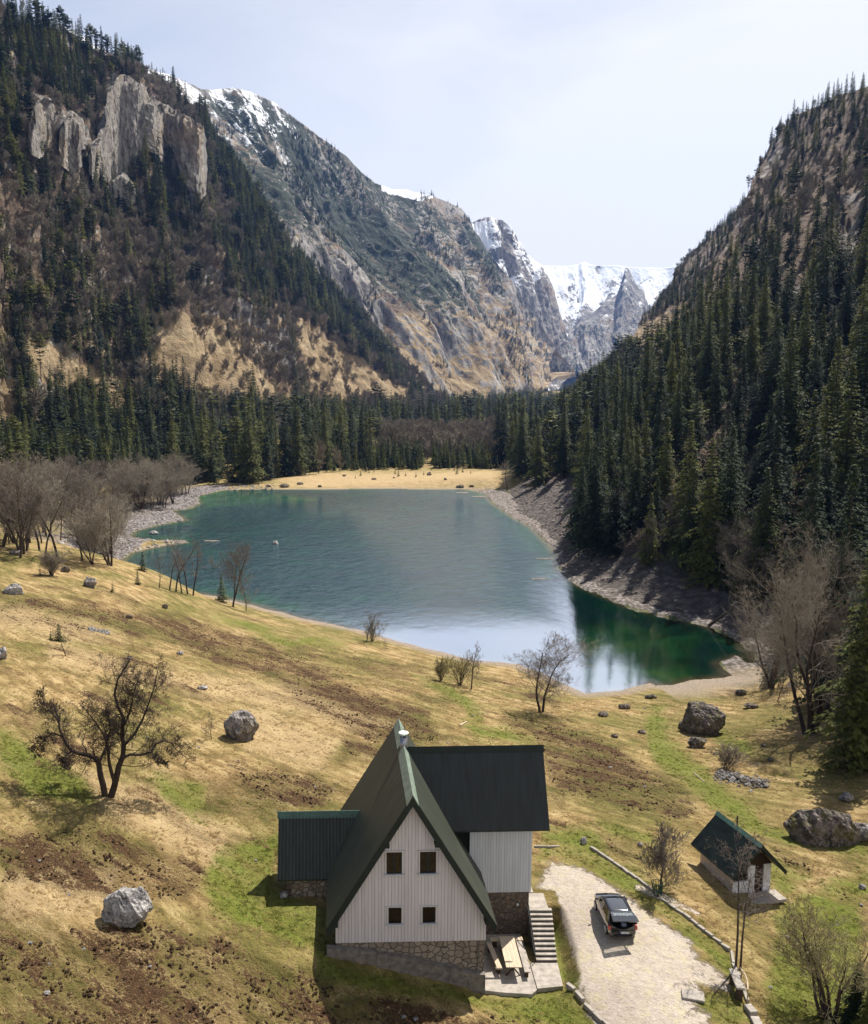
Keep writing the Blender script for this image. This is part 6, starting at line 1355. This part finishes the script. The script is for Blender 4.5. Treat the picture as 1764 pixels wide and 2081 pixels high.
# stone heaps
def heap(px0, row0, px1, row1, wid, n, name, label, seed, kinds=('grey', 'white', 'dark'), size=(.22, .5), ht=.35):
    g = np.random.default_rng(seed); t = g.uniform(0, 1, n); o = g.normal(0, .45, n)
    px = px0+(px1-px0)*t; row = row0+(row1-row0)*t+o*wid*.5; px = px+g.normal(0, wid*.25, n); P = np.array([hit(a, b) for a, b in zip(px, row)]); P[:, 2] += g.uniform(0, ht, n)*np.exp(-o*o*2)
    rock_mass(name, P, g.uniform(*size, n), kinds, label, seed)
heap(1458, 1575, 1556, 1597, 22, 260, 'stone_heap', 'long heap of dark field stones with a shrub at its upper end', 11)
heap(180, 1277, 222, 1287, 9, 150, 'stone_patch', 'flat patch of pale stones on the left meadow', 12, ('white', 'grey'), (.2, .4), .1)
# stony banks
def bank(sl, n, seed, cond):
    P, px, row, v = sample(sl, n, seed, .0, .35); k = cond(P, px, row); return P[k]
P = bank(slopeF, 30000, 9, lambda P, px, row: ((P[:, 1] < 395) & (P[:, 1] > 112) & (P[:, 2] < 5+3*fbm(P[:, 0]/12, P[:, 1]/12, 2, 3)) & (P[:, 2] > -.5)) | (pmask(px, row, [(1010,1020),(1060,1005),(1165,960),(1185,1060),(1175,1130),(1200,1200),(1120,1130)], 6) > .4))
g_ = np.random.default_rng(6)
rock_mass('bank_stones', P[:9000], g_.uniform(.3, 1.0, len(P[:9000]))**1.5*1.5, ('grey', 'brown', 'brown'), 'loose grey stones covering the steep right bank of the lake', 21)
n = 9000; x = g_.uniform(-125, -40, n); y = g_.uniform(190, 400, n); d = sdist(x, y, SHORE); k = (d > 0) & (d < 20*g_.random(n)+2) ; x, y = x[k], y[k]
rock_mass('shore_stones', np.c_[x, y, zfun(x, y)], g_.uniform(.3, 1.2, len(x))**1.5*1.2, ('grey', 'white', 'grey'), 'grey stones strewn along the left shore of the lake', 22)
# shoals that just break the surface
def shoal(px, row, w, h, seed, label):
    p = Wz(px, row, 0); dep = float((p-_C) @ _F); L = w/FPX*dep; D = h/FPX*dep/abs(ray(px, row)[2])*.9
    g = np.random.default_rng(seed); V = [(0, 0, .06)]; n = 22
    for i in range(n):
        a = i*2*math.pi/n; r = g.uniform(.75, 1.15); V.append((math.cos(a)*L/2*r, math.sin(a)*D/2*r, .03)); 
    for i in range(n): x, y, _ = V[1+i]; V.append((x*1.2, y*1.3, -.25))
    F = [(0, 1+i, 1+(i+1) % n) for i in range(n)]+[(1+i, 1+n+i, 1+n+(i+1) % n, 1+(i+1) % n) for i in range(n)]
    o = MB().add(V, F).build('shoal', RK['brown']); o.location = (p[0], p[1], 0); tag(o, label, 'shoal')
for k, (x, r, w, h, L) in enumerate([(1105,1135,42,3,'pale shoal near the right shore, upper of two'),(1097,1176,38,3,'pale shoal near the right shore, lower of two'),(975,1009,34,3,'pale shoal off the far right corner of the lake'),(940,1001,30,3,'pale shoal near the right end of the far beach'),(430,1099,30,3,'thin sand shoal off the spit on the left'),(348,1101,70,8,'sand spit reaching into the small bay on the left')]): shoal(x, r, w, h, 70+k, L)
# ------------------------------------------------------------------ kerbs, bench, slab, basket
def kerb(pts, z, label, group, n, seed, w=.20, h=.30):
    g = np.random.default_rng(seed); P = np.array([Wz(a, b, z)[:2] for a, b in pts]); s = np.r_[0, np.cumsum(np.linalg.norm(np.diff(P, axis=0), axis=1))]; L = s[-1]/n
    for i in range(n):
        a = [np.interp((i+.02)*L, s, P[:, k]) for k in (0, 1)]; b = [np.interp((i+.98)*L, s, P[:, k]) for k in (0, 1)]; c = ((a[0]+b[0])/2, (a[1]+b[1])/2)
        m = MB(); m.box((0, 0, 0), (math.dist(a, b), w*g.uniform(.8, 1.15), h)); o = m.build('kerb_stone', M['conc'], bevel=.03)
        o.location = (c[0], c[1], gz(*c)+h*.05+g.uniform(-.03, .03)); o.rotation_euler = (g.normal(0, .03), g.normal(0, .03), math.atan2(b[1]-a[1], b[0]-a[0])+g.normal(0, .03)); tag(o, label, 'kerb stone', group)
kerb([(1200,1721),(1253,1757),(1308,1797),(1328,1812)], 7.95, 'weathered kerb stone edging the upper side of the gravel yard', 'kerb stones above the yard tree', 8, 1)
kerb([(1344,1828),(1395,1860),(1442,1894),(1484,1919)], 7.95, 'weathered kerb stone in the straight line between yard tree and bench', 'kerb stones between yard tree and bench', 9, 2)
kerb([(1487,1922),(1493,1954),(1502,1974)], 7.9, 'kerb stone just above the low bench at the yard edge', 'kerb stones above the bench', 2, 3)
kerb([(1508,1988),(1520,2026)], 7.85, 'kerb stone behind the low bench at the yard edge', 'kerb stones behind the bench', 2, 4)
kerb([(1152,2003),(1168,2015)], 7.2, 'pale kerb stone at the foot of the patio path', None, 1, 5, .22)
kerb([(1170,2017),(1186,2035)], 7.3, 'mossy kerb stone second from the patio path', None, 1, 7, .22)
kerb([(1188,2036),(1215,2062),(1244,2090)], 7.4, 'pale narrow kerb stone along the lower left edge of the gravel yard', 'kerb stones at the lower left of the yard', 3, 6, .22)
kerb([(1085,1721),(1137,1719)], 7.95, 'thin pale stone edging in the grass right of the lodge wing', 'stone edging right of the wing', 2, 8, .14, .2)
def block(px, row, dims, rz, z0, label, name='stone_block', tilt=0, cat='block'):
    p = hit(px, row); m = MB(); m.box((0, 0, 0), dims); o = m.build(name, M['conc'], bevel=.03); o.location = (p[0], p[1], p[2]+dims[2]/2-.03+z0); o.rotation_euler = (tilt, 0, rz); tag(o, label, cat)
block(1408, 2026, (1.15, .75, .14), -.28, .05, 'tilted rectangular concrete slab lying on the gravel yard', 'concrete_slab', .08, 'slab')
block(1525, 2060, (.42, .62, .38), .15, 0, 'squared pale stone block at the end of the kerb below the bench')
block(1538, 2085, (.45, .8, .3), -.1, 0, 'rounded concrete stub at the lower picture edge below the stone block')
def yard_bench():
    a = Wz(1489, 1968, 8.40); b = Wz(1505, 2008, 8.40); c = (a+b)/2; d = b-a; L = float(np.linalg.norm(d[:2])); z = gz(c[0], c[1]); ang = math.atan2(d[1], d[0])+math.pi/2
    e = empty('bench', (c[0], c[1], z), 'low bench with pale slab seat and bent pole back at the yard edge', 'bench', rz=ang)
    t = MB(); t.box((0, 0, 8.40-z-.06), (.42, L, .12)); t.build('seat', M['conc'], e, bevel=.02)
    for s in (-1, 1): l = MB(); l.box((0, s*(L/2-.2), (8.28-z)/2-.05), (.32, .22, 8.28-z+.09)); l.build('leg', M['plank_dark'], e)
    r = MB(); q = [(.32, -L*.62, .9), (.46, -L*.25, .93), (.50, L*.1, .92), (.40, L*.5, .88)]
    for i in range(3): r.tube(q[i], q[i+1], .035, n=6)
    r.tube((.40, -L*.45, -.1), (.42, -L*.42, .92), .03, n=6); r.tube((.42, L*.4, -.1), (.44, L*.36, .9), .03, n=6); r.build('backrest', M['plank'], e)
yard_bench()
def basket():
    p = hit(1336, 1822); e = empty('litter_basket', p, 'green slatted metal basket standing against the forked yard tree', 'basket', rz=.2); g = mat('green_enamel', (.012,.055,.035), .5, .4)
    m = MB()
    for k in range(14):
        a = k*2*math.pi/14; m.tube((.24*math.cos(a), .24*math.sin(a), .12), (.36*math.cos(a)-.05, .36*math.sin(a), 1.0), .022, n=5)
    m.build('slats', g, e)
    for z, r in ((.15, .245), (.55, .30), (.98, .36)):
        q = MB()
        for k in range(20):
            a, b = k*math.pi/10, (k+1)*math.pi/10; q.tube((r*math.cos(a)-.05*z, r*math.sin(a), z), (r*math.cos(b)-.05*z, r*math.sin(b), z), .02, n=5)
        q.build('hoop', g, e)
    q = MB(); q.tube((0, 0, -.1), (0, 0, .16), .05, n=8); q.build('foot', M['plank_dark'], e)
basket()
def pole(px0, row0, px1, row1, r, label, name='log', m='plank', sl=None):
    a = Vector(hit(px0, row0)); b = Vector(hit(px1, row1)); c = (a+b)/2; t = MB(); t.tube(a-c, b-c, r, r*.7, n=8); o = t.build(name, M[m]); o.location = c+Vector((0, 0, r)); tag(o, label, name)
pole(1484, 1519, 1500, 1541, .07, 'pale bare pole lying in the grass above the stone heap')
pole(1410, 1572, 1432, 1590, .05, 'pale stick lying on the green track below the dark rock')
pole(935, 1476, 948, 1468, .09, 'short pale piece of wood behind the lodge roof')
a_ = Wz(1440, 1272, .2); b_ = Wz(1495, 1232, 5.0); t = MB(); c_0 = Vector((a_+b_)/2); t.tube(Vector(a_)-c_0, Vector(b_)-c_0, .28, .16, n=9); o = t.build('fallen_trunk', BARK); o.location = c_0; tag(o, 'dark fallen trunk lying down the right bank to the water', 'log')

# ------------------------------------------------------------------ the walker under the trees
def person(px, row, top):
    p = hit(px, row); H = 1.68; me = bpy.data.meshes.new('body'); J = []; E = []; Rr = []
    def j(x, y, z, r, parent=None):
        J.append((x, y, z)); Rr.append(r); i = len(J)-1
        if parent is not None: E.append((parent, i))
        return i
    pel = j(0, 0, .90, .125); wa = j(0, .01, 1.05, .115, pel); chst = j(0, .02, 1.27, .135, wa); nk = j(0, .02, 1.42, .055, chst); hd = j(0, 0, 1.52, .085, nk); h2 = j(0, -.01, 1.61, .075, hd)
    for s in (-1, 1):
        hp = j(s*.085, 0, .84, .085, pel); kn = j(s*.10, -.03*s, .47, .055, hp); an = j(s*.11, .05*s, .09, .038, kn); ft = j(s*.12, .05*s-.14, .035, .032, an)
        sh = j(s*.18, .02, 1.36, .055, chst); el = j(s*.24, .03, 1.10, .04, sh); wr = j(s*.20, -.10, .90, .028, el); pa = j(s*.19, -.14, .85, .024, wr)
        for k in range(4): f1 = j(s*(.205-.012*k), -.165-.004*k, .80-.003*abs(k-1.5), .0095, pa); j(s*(.200-.012*k), -.165, .765+.004*abs(k-1.5), .008, f1)
        t1 = j(s*.165, -.165, .835, .010, pa); j(s*.155, -.175, .80, .008, t1)
    me.from_pydata(J, E, []); o = link(bpy.data.objects.new('person', me))
    sm = o.modifiers.new('skin', 'SKIN'); ss = o.modifiers.new('sub', 'SUBSURF'); ss.levels = ss.render_levels = 1
    for i, v in enumerate(me.skin_vertices[0].data): v.radius = (Rr[i], Rr[i]*.85); v.use_root = (i == 0)
    s = NT('skin_and_pale_clothes'); sp = s.n.new('ShaderNodeSeparateXYZ'); t = s.n.new('ShaderNodeTexCoord'); s.l.new(t.outputs['Object'], sp.inputs[0])
    c = s.ramp(s.math('DIVIDE', sp.outputs[2], 2.0), [(.0, (.10,.08,.07)), (.035, (.10,.08,.07)), (.04, (.55,.42,.33)), (.50, (.55,.42,.33)), (.51, (.70,.70,.74)), (.705, (.70,.70,.74)), (.71, (.48,.30,.22))]); s.n[-1]; s.base(c); me.materials.append(s.m)
    for e_ in s.n:
        if e_.bl_idname == 'ShaderNodeValToRGB': e_.color_ramp.interpolation = 'CONSTANT'
    h = MB(); bm = bmesh.new(); bmesh.ops.create_uvsphere(bm, u_segments=14, v_segments=9, radius=.105); m2 = bpy.data.meshes.new('hair'); bm.to_mesh(m2); bm.free()
    ho = link(bpy.data.objects.new('hair', m2), o); ho.location = (0, .022, 1.60); ho.scale = (.93, .95, .92); m2.materials.append(mat('fair_hair', (.45,.36,.24), .7))
    for s_ in (-1, 1):
        q = MB(); q.box((s_*.03, -.082, 1.565), (.022, .012, .010)); q.build('eye', M['black_iron'], o)
    q = MB(); q.add([(0, -.112, 1.535), (-.014, -.080, 1.53), (.014, -.080, 1.53), (0, -.080, 1.57)], ((0,1,2), (0,2,3), (0,3,1), (1,3,2))); q.build('nose', s.m, o)
    o.location = (p[0], p[1], p[2]-.02); o.rotation_euler = (0, 0, -1.2); k = height_to(px, top, p)/1.70; o.scale = (k, k, k)
    tag(o, 'person in a pale top standing under the leafless trees at the right forest edge', 'person')
person(1603, 1412, 1383)

# ------------------------------------------------------------------ grass and clods
def tuft_me(name, seed, n, h, w, mtl, lean=.5):
    g = np.random.default_rng(seed); V = []; F = []
    for i in range(n):
        a = g.uniform(0, 6.28); b = g.uniform(0, 6.28); r = g.uniform(0, w); l = h*g.uniform(.5, 1.1); q = np.array([math.cos(a)*r, math.sin(a)*r, -.02]); d = np.array([math.cos(b)*lean*g.uniform(.3, 1.4), math.sin(b)*lean*g.uniform(.3, 1.4), 1.0]); d /= np.linalg.norm(d); s = np.array([-math.sin(b+1), math.cos(b+1), 0])*.018
        k = len(V); V += [q-s, q+s, q+d*l*.6+s*.7, q+d*l+np.array([math.cos(b), math.sin(b), -.3])*l*.25]; F.append((k, k+1, k+2, k+3))
    return me_of(name, np.array(V), np.array(F), [mtl])
def m_blade(name, a, b):
    s = NT(name); c = s.mix(s.rnd(), a, b); s.base(c).set(Roughness=.8); leafy(s, c, .5); return s.m
def mass_of(name, meshes, P, S, label, seed, cat='grass'):
    global far_src
    keep = far_src; far_src = lambda _: [(bpy.data.objects.new('tuft_source', m), 1.0) for m in meshes]
    o = scatter_mass(name, P, S, [0], label, cat, seed=seed); far_src = keep; return o
def field(n, seed, ymax, f):
    g = np.random.default_rng(seed); y = 28+(ymax-28)*g.uniform(0, 1, n)**1.25; px_ = g.uniform(-150, 1900, n); x = (px_-CX)/FPX*(y*1.02+8); z = zfun(x, y); P = np.c_[x, y, z]; px, row = proj(P)
    lot = [tuple(Wz(a_, b_, 7.95)[:2]) for a_, b_ in LOT_PX]
    k = (sdist(x, y, lot) > .5) & (sdist(x, y, [(-2.2,45.9),(6.2,45.9),(11.4,45.9),(11.6,54.5),(10.4,56),(6.0,58),(-6.0,57),(-5.2,51.2),(-2.2,51)]) > .1) & (z > .5) & (sdist(x, y, [(23.6,54.0),(27.2,54.6),(26.6,59),(22.9,58.2)]) > 0)
    return f(P[k], px[k], row[k], g)
dry = m_blade('dry_grass_blades', (.30,.21,.09), (.58,.44,.24)); grn = m_blade('fresh_grass_blades', (.10,.13,.015), (.24,.24,.06)); clod = m_blade('soil_clods', (.035,.020,.010), (.13,.08,.04))
def fg(P, px, row, g):
    gm = np.zeros(len(P)); dm = np.zeros(len(P))
    for k, p in enumerate(GREEN): gm = np.maximum(gm, pmask(px, row, p, 22, 22, .02, 40+3*k))
    for k, p in enumerate(DIRT): dm = np.maximum(dm, pmask(px, row, p, 14, 26, .022, 3*k))
    n = fbm(P[:, 0]*.35, P[:, 1]*.6, 4, 5); u = g.random(len(P))
    isd = (dm > .5) & (u < .55+n); isg = ~isd & (gm*.9+n*.7 > .45); dr = ~isd & ~isg & (u < .62+n)
    mass_of('dry_grass', [tuft_me('dry_tuft', 1, 16, .17, .17, dry, 1.6), tuft_me('dry_tuft', 2, 20, .14, .22, dry, 2.2)], P[dr], g.uniform(.55, 1.25, dr.sum()), 'dry tan grass tufts covering the meadow', 31)
    mass_of('green_grass', [tuft_me('green_tuft', 3, 18, .09, .18, grn, 1.2)], P[isg], g.uniform(.5, 1.2, isg.sum()), 'short fresh green grass in patches on the meadow', 32)
    mass_of('soil_clods', [rock_mesh('clod', 91, (1, .8, .6), clod, 1), rock_mesh('clod', 92, (1, .9, .7), clod, 1)], P[isd]-[0, 0, .03], g.uniform(.06, .30, isd.sum())**1.05, 'dark clods of rooted-up soil in the meadow', 33, 'soil')
field(110000, 3, 128, fg)
